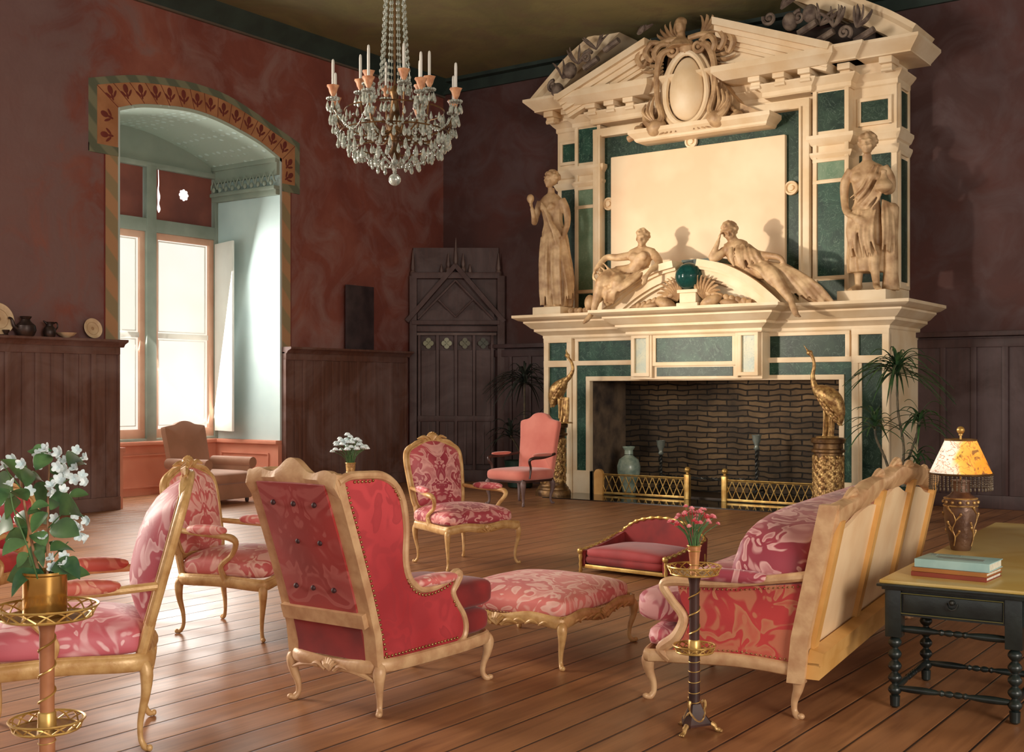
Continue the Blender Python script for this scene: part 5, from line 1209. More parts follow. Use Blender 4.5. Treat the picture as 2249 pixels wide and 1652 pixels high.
# ================================================================ TRAY STANDS
def tray(mb, z, r, h=.035, n=16):
    def ring(rr, zz, t, k=40): mb.tube([(rr * cos(2 * pi * i / k), rr * sin(2 * pi * i / k), zz) for i in range(k)], t, 6, closed=True)
    ring(r, z + h, .0042); ring(r * .88, z, .0045)
    for i in range(n):
        a0, a1 = 2 * pi * i / n, 2 * pi * (i + 1) / n; am = (a0 + a1) / 2
        for s_, e_ in ((a0, a1), (a1, a0)):
            mb.tube([(r * .88 * cos(s_), r * .88 * sin(s_), z), (r * .95 * cos(am), r * .95 * sin(am), z + h * .62), (r * cos(e_), r * sin(e_), z + h)], .0030, 4)
    return mb
MIRROR = mat('tray_plate', rgb(150, 116, 78), .25, .3, c2=rgb(110, 78, 50), scale=8)
def gueridon(label, x, y, h_top=.74, h_mid=.375, r=.125, rm=.098, s=1.0, colm=None, rz=0):
    t = thing('tray_stand', label, 'stand', (x, y, 0), rz); t.scale = (s, s, s); cm = colm or DKWOOD
    m = MB().lathe([(.001, h_top - .004), (r * .88, h_top - .004), (r * .88, h_top + .002), (.001, h_top + .002)], 36); m.build('top_tray', MIRROR, t)
    tray(MB(), h_top, r).build('top_gallery', BRASS, t)
    m = MB().lathe([(.001, h_mid - .004), (rm * .88, h_mid - .004), (rm * .88, h_mid + .002), (.001, h_mid + .002)], 36); m.build('middle_tray', MIRROR, t)
    tray(MB(), h_mid, rm, .028, 14).build('middle_gallery', BRASS, t)
    m = MB().lathe([(.026, .13), (.026, h_mid - .004)], 16).lathe([(.0225, h_mid), (.024, h_mid + .03), (.024, h_top - .05), (.030, h_top - .02), (.034, h_top - .004)], 16)
    m.build('column', cm, t)
    m = MB(); N = 60
    m.tube([(.0265 * cos(i * .30 + 4), .0265 * sin(i * .30 + 4), lerp(h_mid + .08, h_top - .04, i / N)) for i in range(N + 1)], .0035, 5)
    for z in (.14, .185, .235, .285, .33): MB().tube([(.027 * cos(a * pi / 8), .027 * sin(a * pi / 8), z + .004 * sin(a * pi / 8)) for a in range(16)], .0022, 5, closed=True).build('column_ring', BRASS, t)
    m.build('spiral_ribbon', BRASS, t); m = MB()
    m.lathe([(.030, h_mid), (.029, h_mid + .05), (.025, h_mid + .055)], 14)
    m.build('column_socket', BRASS, t)
    m = MB()
    pts = []
    vs = []; fs = []
    for z, q in ((.035, .078), (.045, .08), (.075, .055), (.13, .030)):
        for k in range(3):
            a = 2 * pi * k / 3 + .5
            for da in (-.28, .28): vs.append((q * cos(a + da), q * sin(a + da), z))
    for i in range(3): fs += [(6 * i + k, 6 * i + (k + 1) % 6, 6 * i + 6 + (k + 1) % 6, 6 * i + 6 + k) for k in range(6)]
    fs += [tuple(range(5, -1, -1)), tuple(range(18, 24))]
    m.add(vs, fs).build('tripod_base', DKWOOD, t, ang=30)
    for k in range(3):
        a = 2 * pi * k / 3 + .5; c_, s_ = cos(a), sin(a)
        m = MB().tube([(.075 * c_, .075 * s_, .04), (.092 * c_, .092 * s_, .030), (.100 * c_, .100 * s_, .014), (.118 * c_, .118 * s_, .009)], [.013, .012, .010, .012], 8, smooth=3)
        for q in (-1, 0, 1): m.ell((.122 * c_ - q * .009 * s_, .122 * s_ + q * .009 * c_, .007), (.009, .006, .006), 8, 6, rotm(0, 0, a))
        m.tube([(.034 * c_, .034 * s_, .135), (.046 * c_, .046 * s_, .145), (.05 * c_, .05 * s_, .12), (.042 * c_, .042 * s_, .10)], [.006, .008, .007, .003], 7, smooth=3)
        m.build('paw_foot', GOLD, t)
    m = MB(); m.tube([(.047 * cos(a), .047 * sin(a), .10 - .045 * abs(sin((a - .5) * 1.5 + 0))) for a in [2 * pi * i / 36 for i in range(36)]], .006, 7, closed=True); m.build('garland', GOLD, t)
    return t
gx, gy = U(1525, 1606); gueridon('slim two-tier tray stand on paw feet in front of the sofa, holding pink flowers', gx, gy)
gx2, gy2 = AT(103, 4.2)[:2]
CORK = mat('tan_fluted_wood', rgb(182, 122, 84), .45, c2=rgb(150, 92, 60), scale=10)
gueridon('two-tier brass gallery stand in left foreground carrying the potted white-flowered plant', gx2, gy2, .74, .375, .160, .118, 1.08, CORK)
gx3, gy3 = AT(770, 8.5)[:2]
gueridon('tray stand hidden behind the wing chair, under the vase of white flowers', gx3, gy3, .74, .375)
# ---------------- vases and bouquets
def vase(label, x, y, z, h, r, m_):
    t = thing('vase', label, 'vase', (x, y, z))
    MB().lathe([(r * .62, 0), (r * .66, .008), (r * .58, .016), (r * .64, h * .3), (r * .86, h * .8), (r, h * .98), (r * 1.02, h), (r * .94, h), (r * .8, h * .8), (.001, h * .5)], 24).build('vase_body', m_, t)
    m = MB()
    for zz, rr in ((h * .3, r * .66), (h * .8, r * .88), (h * .99, r * 1.03)): m.tube([(rr * cos(k * pi / 12), rr * sin(k * pi / 12), zz) for k in range(24)], .0025, 5, closed=True)
    m.build('vase_band', BRASS, t); return t
PINKMET = mat('rosy_brass', rgb(226, 170, 120), .3, .5, c2=rgb(196, 134, 90), scale=14)
def petals(mb, c, r, n, rnd, ax=None, layers=2):
    ax = V(ax or (0, 0, 1)).normalized(); q = ax.to_track_quat('Z', 'Y').to_matrix().to_4x4()
    M0 = mb.M; 
    for L in range(layers):
        for k in range(n):
            a = 2 * pi * k / n + L * .5 + rnd.uniform(-.1, .1); tl = lerp(.35, 1.15, L / max(1, layers - 1)) if layers > 1 else .8
            mb.at(M0 @ TR(*c) @ q @ rotm(0, 0, a) @ rotm(0, tl, 0) @ TR(0, 0, r * .5)).ell((0, 0, 0), (r * .10, r * .36, r * .55), 6, 5)
    mb.at(M0)
def bouquet(label, cat, x, y, z, n, spread, h, bloom, cols, seed, r, nm='flower_bunch'):
    t = thing(nm, label, cat, (x, y, z)); rnd = random.Random(seed)
    for i in range(n):
        a = i * 2.4; q = sqrt((i + .5) / n); d = spread * q; hx = h * (1.0 - .42 * q * q) * rnd.uniform(.74, 1.06)
        tip = V((d * cos(a), d * sin(a), hx)); b = V((.010 * cos(a), .010 * sin(a), -.05)); mid = V((d * .35 * cos(a), d * .35 * sin(a), hx * .5))
        st = MB().tube([b, mid, tip], [.0022, .002, .0018], 5, smooth=4)
        if rnd.random() < .6:
            p_ = b.lerp(mid, .9); st.tube([p_, p_ + V((.02 * cos(a + 1), .02 * sin(a + 1), .04)), p_ + V((.035 * cos(a + 1), .035 * sin(a + 1), .05))], [.002, .005, .001], 5, flat=.4)
        s_ = st.build('flower_stem', GREENST, t)
        f = MB(); ax = (cos(a) * .5 * q, sin(a) * .5 * q, 1); bloom(f, tip, r * rnd.uniform(.8, 1.15), rnd, ax); f.build('bloom', cols[i % len(cols)], s_, ang=60)
    return t
def carn(f, c, r, rnd, ax):
    petals(f, tuple(c), r, 6, rnd, ax, 3)
def ball_fl(f, c, r, rnd, ax):
    f.ell(tuple(c), (r, r, r * .65), 10, 7)
    for k in range(8): a = k * pi / 4; f.ell((c[0] + r * .9 * cos(a), c[1] + r * .9 * sin(a), c[2] - r * .25), (r * .34, r * .34, r * .28), 6, 5)
gx, gy = U(1525, 1606)
vase('slender rosy metal vase on the slim tray stand, filled with pink flowers', gx, gy, .742, .13, .032, PINKMET)
bouquet('bunch of pink and red carnations in the slender vase in front of the sofa', 'flowers', gx, gy, .86, 34, .115, .20, carn, [PETALP, PETALR, PETALP], 3, .0165)
vase('small gold vase of white flowers showing above the wing chair', gx3, gy3, .742, .34, .036, GOLD)
bouquet('bunch of white flowers in the gold vase behind the wing chair', 'flowers', gx3, gy3, 1.07, 34, .13, .21, ball_fl, [PETAL, PETAL, PETAL], 8, .019)
# ---------------- potted plant
pz = .742 * 1.08; rnd = random.Random(12)
pp = thing('potted_plant', 'flowering plant with white blossoms in a brass cylinder pot, left foreground', 'plant', (gx2 - .012, gy2, pz))
MB().lathe([(.072, 0), (.075, .005), (.075, .145), (.079, .15), (.079, .158), (.073, .158), (.072, .13), (.001, .13)], 40).build('pot', POTB, pp)
MB().lathe([(.001, .128), (.0715, .128), (.0715, .136), (.001, .14)], 24).build('soil', SOIL, pp)
def cv(px, py, off=0):     # photo point on the plane through the pot, facing the camera
    t = 4.2 + off; X, Y, Z = AT(px, t, py); return V((X - pp.location.x, Y - pp.location.y, Z - pp.location.z))
base1, base2 = V((.01, -.005, .13)), V((-.01, .01, .13))
stems = [([cv(98, 1290), cv(80, 1240), cv(62, 1150), cv(48, 1075), cv(40, 1010, .1)], STEMM, .006), ([cv(104, 1290), cv(104, 1200), cv(106, 1100), cv(108, 1020)], STEMM, .005), ([cv(112, 1288, .05), cv(115, 1230, .08), cv(150, 1190, .1)], GREENST, .003), ([cv(88, 1288, -.05), cv(60, 1200, -.12), cv(30, 1120, -.1), cv(22, 1070, -.1)], GREENST, .003),
    ([cv(106, 1040), cv(130, 1010, .04), cv(160, 1000, .06)], GREENST, .0025), ([cv(106, 1160), cv(150, 1120, -.05), cv(185, 1135, -.08)], GREENST, .0025), ([cv(106, 1120), cv(140, 1060, .08), cv(175, 1050, .1)], GREENST, .0025), ([cv(62, 1150), cv(20, 1110, .08), cv(-12, 1100, .1)], GREENST, .0025), ([cv(48, 1075), cv(20, 1040, -.05), cv(8, 1020, -.08)], GREENST, .0025)]
for P, m_, r in stems: MB().tube([p for p in P], [lerp(r, r * .6, i / (len(P) - 1)) for i in range(len(P))], 7, smooth=5).build('stem', m_, pp)
def leafblade(p, q, w, droop=.3):
    P, Q = V(p), V(q); d = Q - P; L = d.length; side = d.cross(V((0, 0, 1)))
    if side.length < .2 * L: side = d.cross(V((FX, FY, 0)))
    side.normalize(); up = side.cross(d).normalized()
    side = (d.cross(V((FX * rnd.uniform(.4, 1), FY, rnd.uniform(-.6, .6)))).normalized() + V((rnd.uniform(-.3, .3), rnd.uniform(-.3, .3), rnd.uniform(-.3, .3)))).normalized()
    def fn(u, v):
        s_ = v * 2 - 1; ww = w * (sin(pi * min(1, u * 1.0)) ** .75) * (1 - .25 * u)
        c = P + d * u + up * (droop * L * .35 * sin(pi * u)) - V((0, 0, droop * L * .35 * u * u))
        return c + side * (s_ * ww) + up * (abs(s_) * ww * .28)
    return MB().grid(fn, 10, 4, .0016)
leaves = [((98, 1010), (60, 985)), ((70, 1000), (115, 985)), ((112, 1000), (78, 1030)), ((150, 1025), (188, 1012)), ((55, 1070), (75, 1030)), ((50, 1060), (0, 1000)), ((30, 1090), (-20, 1060)), ((105, 1085), (145, 1105)), ((108, 1110), (66, 1115)), ((104, 1125), (70, 1165)), ((110, 1120), (150, 1080)), ((150, 1090), (195, 1085)), ((130, 1130), (182, 1122)), ((110, 1165), (150, 1155)), ((60, 1160), (30, 1130)), ((30, 1135), (55, 1185)), ((62, 1190), (5, 1215)), ((60, 1195), (10, 1180)), ((108, 1190), (142, 1215)), ((106, 1195), (68, 1240)), ((62, 1215), (38, 1245)), ((112, 1250), (172, 1250)), ((100, 1265), (15, 1270)), ((85, 1255), (25, 1300)), ((100, 1200), (64, 1170)), ((130, 1240), (176, 1262)), ((104, 1060), (88, 1110)), ((106, 1050), (128, 1075)), ((45, 1100), (12, 1130)), ((20, 1075), (-15, 1120)), ((100, 1280), (45, 1255)), ((115, 1275), (198, 1258)), ((75, 1210), (95, 1240)), ((60, 1100), (25, 1075)), ((106, 1030), (150, 1045)), ((104, 1150), (80, 1140)), ((95, 1060), (60, 1050)), ((110, 1210), (165, 1205)), ((108, 1165), (175, 1172)), ((30, 1160), (-8, 1170)), ((60, 1130), (92, 1120)), ((120, 1180), (140, 1155))]
for (a, b) in leaves:
    o_ = rnd.uniform(-.14, .14); p_, q_ = cv(a[0], a[1], o_ * .3), cv(b[0], b[1], o_)
    leafblade(p_, q_, (q_ - p_).length * rnd.uniform(.27, .36), rnd.uniform(.1, .5)).build('leaf', LEAF, pp, ang=60)
fl = [(103, 990), (87, 1000), (95, 1010), (112, 1008), (133, 995), (136, 1010), (126, 1025), (143, 1032), (168, 990), (190, 1008), (168, 1030), (178, 1045), (163, 1052), (188, 1060), (130, 1055), (113, 1070), (120, 1078), (138, 1078), (84, 1020), (50, 1020), (47, 1040), (16, 1024), (25, 1066), (62, 1080), (123, 1140), (163, 1132), (171, 1152), (158, 1168), (181, 1163), (170, 1180), (192, 1178), (192, 1143), (116, 1228), (140, 1224), (115, 1248), (138, 1250), (92, 1180), (8, 1100), (0, 1140), (146, 1045), (30, 1010), (150, 1012), (145, 1240)]
for i, (px, py) in enumerate(fl):
    f = MB(); c_ = cv(px, py, rnd.uniform(-.10, .06)); ax = (rnd.uniform(-.6, .6) - FX * .6, rnd.uniform(-.3, .3) - FY * .6, rnd.uniform(-.1, .6))
    petals(f, tuple(c_), .027 * rnd.uniform(.85, 1.15), 5, rnd, ax, 1); f.ell(tuple(c_), .006, 6, 4); f.build('blossom', PETAL, pp, ang=60)
# ================================================================ STATUES ON THE CHIMNEYPIECE
STAT = mat('statue_stone', rgb(212, 180, 138), .55, c2=rgb(160, 124, 88), scale=6, bump=.15, bscale=40)
def loft(mb, secs, n=40, folds=0, k=9, tw=1.5, seed=0, sub=6):
    q = crom(secs, sub); vs = []; m_ = len(q)
    for i, (cx, cy, z, rx, ry, fa) in enumerate(q):
        for j in range(n):
            a = 2 * pi * j / n
            f = 1 + fa * (sin(k * a + tw * z * 3 + seed) * .6 + sin((k * 2 - 3) * a - tw * z * 2 + seed * 2) * .4)
            vs.append((cx + rx * f * cos(a), cy + ry * f * sin(a), z))
    return mb.add(vs, [(i * n + j, i * n + (j + 1) % n, (i + 1) * n + (j + 1) % n, (i + 1) * n + j) for i in range(m_ - 1) for j in range(n)] + [tuple(range(n - 1, -1, -1)), tuple((m_ - 1) * n + j for j in range(n))])
def head(mb, c, s=1.0, R=None, seed=1, bun=False):
    """head facing local -Y with brow, nose, lips, ears and curled hair"""
    R = R or Matrix.Identity(4); M0 = mb.M; mb.at(M0 @ TR(*c) @ R @ Matrix.Scale(s, 4))
    mb.ell((0, .01, .02), (.088, .105, .105), 16, 12).ell((0, -.03, -.045), (.062, .07, .075), 14, 10).ell((0, -.075, -.095), (.028, .025, .022), 8, 6)
    mb.tube([(0, -.098, .03), (0, -.118, -.012), (0, -.118, -.028)], [.010, .015, .018], 7)
    for q in (-1, 1):
        mb.tube([(q * .012, -.100, .038), (q * .04, -.098, .044), (q * .068, -.075, .032)], [.009, .011, .008], 6)
        mb.ell((q * .033, -.088, .016), (.015, .010, .009), 8, 6).ell((q * .088, .0, -.01), (.012, .02, .03), 8, 6).ell((q * .045, -.07, -.03), (.025, .025, .025), 8, 6)
    mb.ell((0, -.100, -.055), (.026, .010, .007), 8, 5).ell((0, -.097, -.068), (.020, .010, .007), 8, 5)
    r = random.Random(seed)
    for i in range(46):
        a = r.uniform(0, 2 * pi); e = r.uniform(-.1, 1.45)
        x, y, z = cos(e) * cos(a), cos(e) * sin(a), sin(e)
        if y < -.45 and z < .55: continue
        mb.ell((x * .098, .015 + y * .11, .025 + z * .11), r.uniform(.02, .03), 7, 5)
    if bun: mb.ell((0, .10, .06), (.05, .05, .045), 10, 8)
    mb.at(M0)
def hand(mb, w, d, pn, s=1.0):
    """hand from wrist w pointing along d, palm normal pn, five curled fingers"""
    W_ = V(w); D = V(d).normalized(); N_ = V(pn); N_ = (N_ - D * N_.dot(D)).normalized(); L = D.cross(N_)
    mb.tube([W_, W_ + D * .05 * s, W_ + D * .095 * s], [.026 * s, .036 * s, .034 * s], 10, flat=.5, up=N_)
    for i, ln in enumerate((.075, .085, .08, .062)):
        o = W_ + D * .088 * s + L * (i - 1.5) * .019 * s
        mb.tube([o, o + D * ln * .45 * s + N_ * .006 * s, o + D * ln * .8 * s + N_ * .022 * s, o + D * ln * s * .92 + N_ * .042 * s], [.0105 * s, .010 * s, .009 * s, .0075 * s], 6)
    o = W_ + D * .035 * s - L * .03 * s
    mb.tube([o, o + D * .035 * s - L * .022 * s, o + D * .065 * s - L * .022 * s + N_ * .012 * s], [.013 * s, .012 * s, .009 * s], 6)
def foot(mb, an, d, s=1.0):
    A = V(an); D = V(d).normalized(); L = D.cross(V((0, 0, 1))).normalized()
    mb.tube([A - D * .03 * s + V((0, 0, .0)), A + D * .04 * s - V((0, 0, .03 * s)), A + D * .12 * s - V((0, 0, .055 * s)), A + D * .17 * s - V((0, 0, .06 * s))], [.042 * s, .045 * s, .042 * s, .03 * s], 10, flat=.8)
    for i in range(5): o = A + D * .165 * s - V((0, 0, .062 * s)) + L * (i - 2) * .016 * s; mb.tube([o, o + D * (.045 - .006 * abs(i - .5)) * s], [.012 * s, .009 * s], 6)
def limb(mb, pts, rs, n=12): mb.tube(pts, rs, n, smooth=4)
def folds(mb, A, B, n, r, sag=(0, 0, 0), seed=0):
    """n raised drapery folds running between two polylines A and B"""
    rn = random.Random(seed); S_ = V(sag)
    def on(P, t):
        t *= len(P) - 1; i = min(int(t), len(P) - 2); return V(P[i]).lerp(V(P[i + 1]), t - i)
    for i in range(n):
        u = (i + .5) / n + rn.uniform(-.25, .25) / n; a, b = on(A, u), on(B, min(1, max(0, u + rn.uniform(-.1, .1))))
        mb.tube([a, a.lerp(b, .35) + S_ * rn.uniform(.6, 1.2), a.lerp(b, .7) + S_ * .8 * rn.uniform(.5, 1.2), b], [r * .5, r, r * rn.uniform(.8, 1.2), r * .5], 7, smooth=4)
# --- standing draped woman, left
sx = AY(1218, 690, 15.72)[0]
sw = thing('standing_statue', 'stone statue of draped woman standing on left end of the mantel', 'statue', (sx, 15.72, ZS)); sw.scale = (1.1, 1.08, 1.08)
MB().box(-.24, .24, -.22, .22, 0, .13, .012).build('plinth', STONE, sw)
m = MB().at(TR(0, 0, .13))
loft(m, [(0.06, 0, 0.0, .20, .20, .14), (.07, 0, .3, .22, .20, .16), (.06, .0, .6, .205, .19, .13), (.03, -.01, .9, .20, .17, .10), (.0, 0, 1.08, .19, .15, .07), (-.02, 0, 1.25, .145, .12, .05), (-.04, 0, 1.42, .165, .125, .05), (-.06, 0, 1.56, .185, .115, .03), (-.06, 0, 1.64, .13, .085, 0), (-.06, 0, 1.68, .06, .06, 0)], 56, k=11, tw=1.6)
m.ell((-.12, -.10, 1.47), (.06, .055, .06), 12, 8).ell((.01, -.10, 1.47), (.06, .055, .06), 12, 8)
limb(m, [(-.06, 0, 1.64), (-.05, -.01, 1.76)], [.055, .05])
head(m, (-.05, -.01, 1.88), 1.0, rotm(0, 0, -.35), 3, True)
limb(m, [(.12, 0, 1.58), (.19, .02, 1.42), (.22, 0, 1.22), (.20, -.06, 1.05), (.16, -.12, .93)], [.06, .056, .045, .038, .028]); hand(m, (.16, -.12, .93), (-.25, -.3, -1), (-.6, .5, 0))
limb(m, [(-.24, 0, 1.58), (-.30, -.02, 1.40), (-.30, -.08, 1.26), (-.26, -.16, 1.36), (-.27, -.19, 1.46)], [.058, .052, .042, .036, .028]); hand(m, (-.27, -.18, 1.44), (0, -.3, 1), (.6, .2, 0))
m.ell((-.28, -.21, 1.60), (.055, .055, .07), 12, 8).tube([(-.28, -.2, 1.50), (-.28, -.2, 1.56)], .025, 8)
folds(m, [(-.2, -.12, 1.6), (-.08, -.15, 1.5), (.05, -.14, 1.3)], [(.2, -.12, 1.10), (.2, -.15, .95), (.18, -.16, .8)], 7, .016, (0, -.03, -.06), 2)
folds(m, [(-.17, -.12, 1.05), (0, -.17, 1.0), (.2, -.13, .98)], [(-.12, -.22, .02), (.08, -.24, .02), (.26, -.16, .02)], 11, .02, (.0, -.03, 0), 5)
folds(m, [(.12, -.14, 1.02), (.22, -.05, 1.0)], [(.3, -.15, .1), (.33, .05, .1)], 5, .022, (.03, 0, 0), 8)
m.build('statue_figure', STAT, sw, remesh=.0125, sm=1)
# --- standing man with urn, right
sx = AY(1905, 665, 15.72)[0]
sm_ = thing('standing_statue', 'stone statue of toga-draped youth holding an urn, right end of mantel', 'statue', (sx, 15.72, ZS)); sm_.scale = (1.1, 1.05, 1.05)
MB().box(-.30, .30, -.24, .24, 0, .15, .012).build('plinth', STONE, sm_)
m = MB().at(TR(0, 0, .15))
loft(m, [(-.02, .03, .24, .22, .17, .17), (-.03, .01, .45, .21, .17, .15), (-.03, 0, .8, .195, .17, .10), (-.02, 0, 1.02, .18, .15, .06), (0, 0, 1.16, .155, .125, .03), (0, 0, 1.32, .175, .13, .02), (.0, 0, 1.47, .205, .125, .01), (.0, 0, 1.57, .20, .10, 0), (0, 0, 1.63, .11, .08, 0), (0, 0, 1.66, .065, .065, 0)], 56, k=8, tw=1.2)
m.ell((-.085, -.095, 1.44), (.085, .05, .07), 12, 8).ell((.085, -.095, 1.44), (.085, .05, .07), 12, 8)
limb(m, [(0, 0, 1.62), (0, -.02, 1.74)], [.06, .056]); head(m, (.01, -.02, 1.87), 1.1, rotm(0, 0, .12), 7)
limb(m, [(-.19, 0, 1.56), (-.27, -.01, 1.42), (-.28, -.02, 1.22), (-.22, -.12, 1.02), (-.10, -.20, .93)], [.068, .062, .05, .042, .03]); hand(m, (-.11, -.19, .94), (1, -.3, -.5), (0, 1, -.2), 1.05)
limb(m, [(.19, 0, 1.56), (.27, .02, 1.42), (.29, 0, 1.27), (.26, -.13, 1.22)], [.068, .06, .05, .036]); hand(m, (.27, -.13, 1.22), (-.2, -1, .1), (0, .2, 1), 1.05)
m.at(TR(.27, -.22, .15 + 1.22)).lathe([(.03, 0), (.09, .02), (.11, .07), (.085, .12), (.045, .16), (.03, .22), (.04, .26), (.01, .27)], 20); m.at(TR(0, 0, .15))
limb(m, [(-.09, .0, .55), (-.10, -.02, .32), (-.11, .0, .08)], [.085, .062, .042]); foot(m, (-.11, .0, .075), (-.2, -1, 0), 1.1)
limb(m, [(.10, -.03, .55), (.12, -.10, .32), (.13, -.06, .08)], [.085, .062, .042]); foot(m, (.13, -.06, .075), (.45, -1, 0), 1.1)
m.lathe([(.11, 0), (.09, .2), (.085, .7), (.10, 1.05), (.06, 1.1)], 14, .27, .05, lambda a, z: 1 + .08 * sin(7 * a))
folds(m, [(-.2, -.1, 1.2), (-.05, -.15, 1.1), (.1, -.14, 1.0)], [(.12, -.10, 1.60), (.19, -.06, 1.58), (.24, 0, 1.54)], 7, .018, (.05, -.05, -.05), 4)
folds(m, [(-.2, -.12, 1.05), (0, -.17, 1.02), (.16, -.14, 1.02)], [(-.2, -.14, .45), (.0, -.2, .40), (.17, -.13, .45)], 9, .02, (-.03, -.04, -.05), 6)
folds(m, [(.2, -.1, 1.15), (.3, 0, 1.1)], [(.22, -.14, .5), (.33, 0, .45)], 5, .024, (.02, -.02, 0), 9)
m.build('statue_figure', STAT, sm_, remesh=.0125, sm=1)
# --- reclining figures
def Q(px, py, Y): x, z = AY(px, py, Y); return V((x, Y, z))
rl = thing('reclining_statue', 'stone nude youth reclining on the left horn of the mantel arch', 'statue', (0, 0, 0))
m = MB()
hd = Q(1411, 524, 15.42); sL, sR = Q(1384, 562, 15.38), Q(1436, 558, 15.46); ch = Q(1408, 572, 15.44); wa = Q(1392, 594, 15.44); pe = Q(1358, 607, 15.40)
limb(m, [sL, ch + V((0, .02, .10)), sR], [.085, .12, .085]); limb(m, [ch + V((0, 0, .08)), ch, wa, pe], [.13, .15, .12, .16]); limb(m, [ch + V((0, 0, .15)), hd], [.06, .055])
m.ell(ch + V((-.07, -.11, .04)), (.08, .05, .07)).ell(ch + V((.09, -.11, .05)), (.08, .05, .07))
head(m, tuple(hd), 1.02, rotm(.15, 0, .25), 11)
limb(m, [sR, Q(1448, 578, 15.30), Q(1432, 592, 15.14), Q(1422, 602, 15.06)], [.066, .056, .042, .028]); hand(m, Q(1421, 601, 15.06), (-.15, -.3, -1), (-.4, .4, 0), 1.05)
limb(m, [sL, Q(1355, 566, 15.32), Q(1332, 566, 15.28), Q(1316, 582, 15.16), Q(1308, 592, 15.12)], [.066, .056, .048, .038, .028]); hand(m, Q(1309, 590, 15.12), (-.3, -.3, -1), (.4, .4, 0), 1.05)
k1 = Q(1322, 616, 15.06); an = Q(1304, 680, 15.02); limb(m, [pe, pe.lerp(k1, .5) + V((0, -.03, .02)), k1, k1.lerp(an, .35) + V((0, .0, 0)), an], [.14, .115, .085, .08, .046]); foot(m, an, (-.35, -.6, -.55), 1.15)
k2 = Q(1356, 622, 15.08); limb(m, [pe, pe.lerp(k2, .5), k2, Q(1346, 650, 15.18), Q(1330, 668, 15.2)], [.14, .12, .09, .08, .06])
folds(m, [Q(1350, 598, 15.28), Q(1390, 600, 15.28), Q(1430, 585, 15.3)], [Q(1312, 610, 15.02), Q(1335, 640, 15.0), Q(1360, 640, 15.05)], 12, .03, (0, -.06, -.04), 3)
folds(m, [Q(1330, 575, 15.2), Q(1300, 610, 15.1)], [Q(1400, 600, 15.28), Q(1345, 618, 15.05)], 5, .026, (0, -.03, -.08), 5)
folds(m, [Q(1330, 630, 15.05), Q(1362, 630, 15.05)], [Q(1325, 665, 15.1), Q(1350, 668, 15.12)], 5, .03, (0, -.04, 0), 12)
m.build('statue_figure', STAT, rl, remesh=.0135, sm=1)
rr_ = thing('reclining_statue', 'stone draped figure resting head on hand, reclining on the right horn of mantel arch', 'statue', (0, 0, 0))
m = MB()
hd = Q(1603, 511, 15.40); sL, sR = Q(1592, 550, 15.36), Q(1640, 544, 15.46); ch = Q(1620, 560, 15.42); wa = Q(1640, 580, 15.42); pe = Q(1668, 592, 15.42)
limb(m, [sL, ch + V((0, .02, .10)), sR], [.09, .13, .09]); limb(m, [ch + V((0, 0, .08)), ch, wa, pe], [.13, .155, .13, .17]); limb(m, [ch + V((-.03, 0, .15)), hd], [.065, .058])
head(m, tuple(hd), 1.1, rotm(.25, -.22, .2), 17)
limb(m, [sL, Q(1574, 566, 15.26), Q(1563, 566, 15.24), Q(1572, 545, 15.24), Q(1578, 528, 15.27)], [.068, .056, .05, .038, .028]); hand(m, Q(1577, 532, 15.27), (.25, .1, 1), (.7, .3, 0), 1.05)
limb(m, [sR, Q(1662, 558, 15.36), Q(1690, 562, 15.28), Q(1712, 566, 15.26), Q(1722, 578, 15.24)], [.07, .06, .05, .04, .028]); hand(m, Q(1720, 575, 15.24), (.5, -.1, -1), (-.4, .4, 0), 1.05)
k1 = Q(1700, 606, 15.12); an = Q(1738, 662, 15.0); limb(m, [pe, pe.lerp(k1, .5) + V((0, -.02, .03)), k1, k1.lerp(an, .35), an], [.15, .125, .095, .085, .048]); foot(m, an, (.45, -.4, -.45), 1.2)
k2 = Q(1730, 600, 15.34); limb(m, [pe, pe.lerp(k2, .5), k2, Q(1770, 640, 15.3), Q(1800, 662, 15.3)], [.15, .13, .11, .10, .07])
folds(m, [Q(1600, 545, 15.22), Q(1630, 535, 15.3), Q(1660, 548, 15.3)], [Q(1610, 585, 15.2), Q(1640, 592, 15.2), Q(1680, 580, 15.25)], 9, .028, (0, -.05, 0), 3)
folds(m, [Q(1640, 585, 15.2), Q(1680, 575, 15.25), Q(1720, 582, 15.25)], [Q(1700, 630, 15.05), Q(1770, 655, 15.15), Q(1835, 668, 15.25)], 15, .034, (.03, -.03, .05), 7)
folds(m, [Q(1740, 610, 15.25), Q(1760, 640, 15.25)], [Q(1830, 664, 15.3), Q(1800, 668, 15.2)], 7, .032, (0, -.02, .03), 9)
m.build('statue_figure', STAT, rr_, remesh=.0135, sm=1)

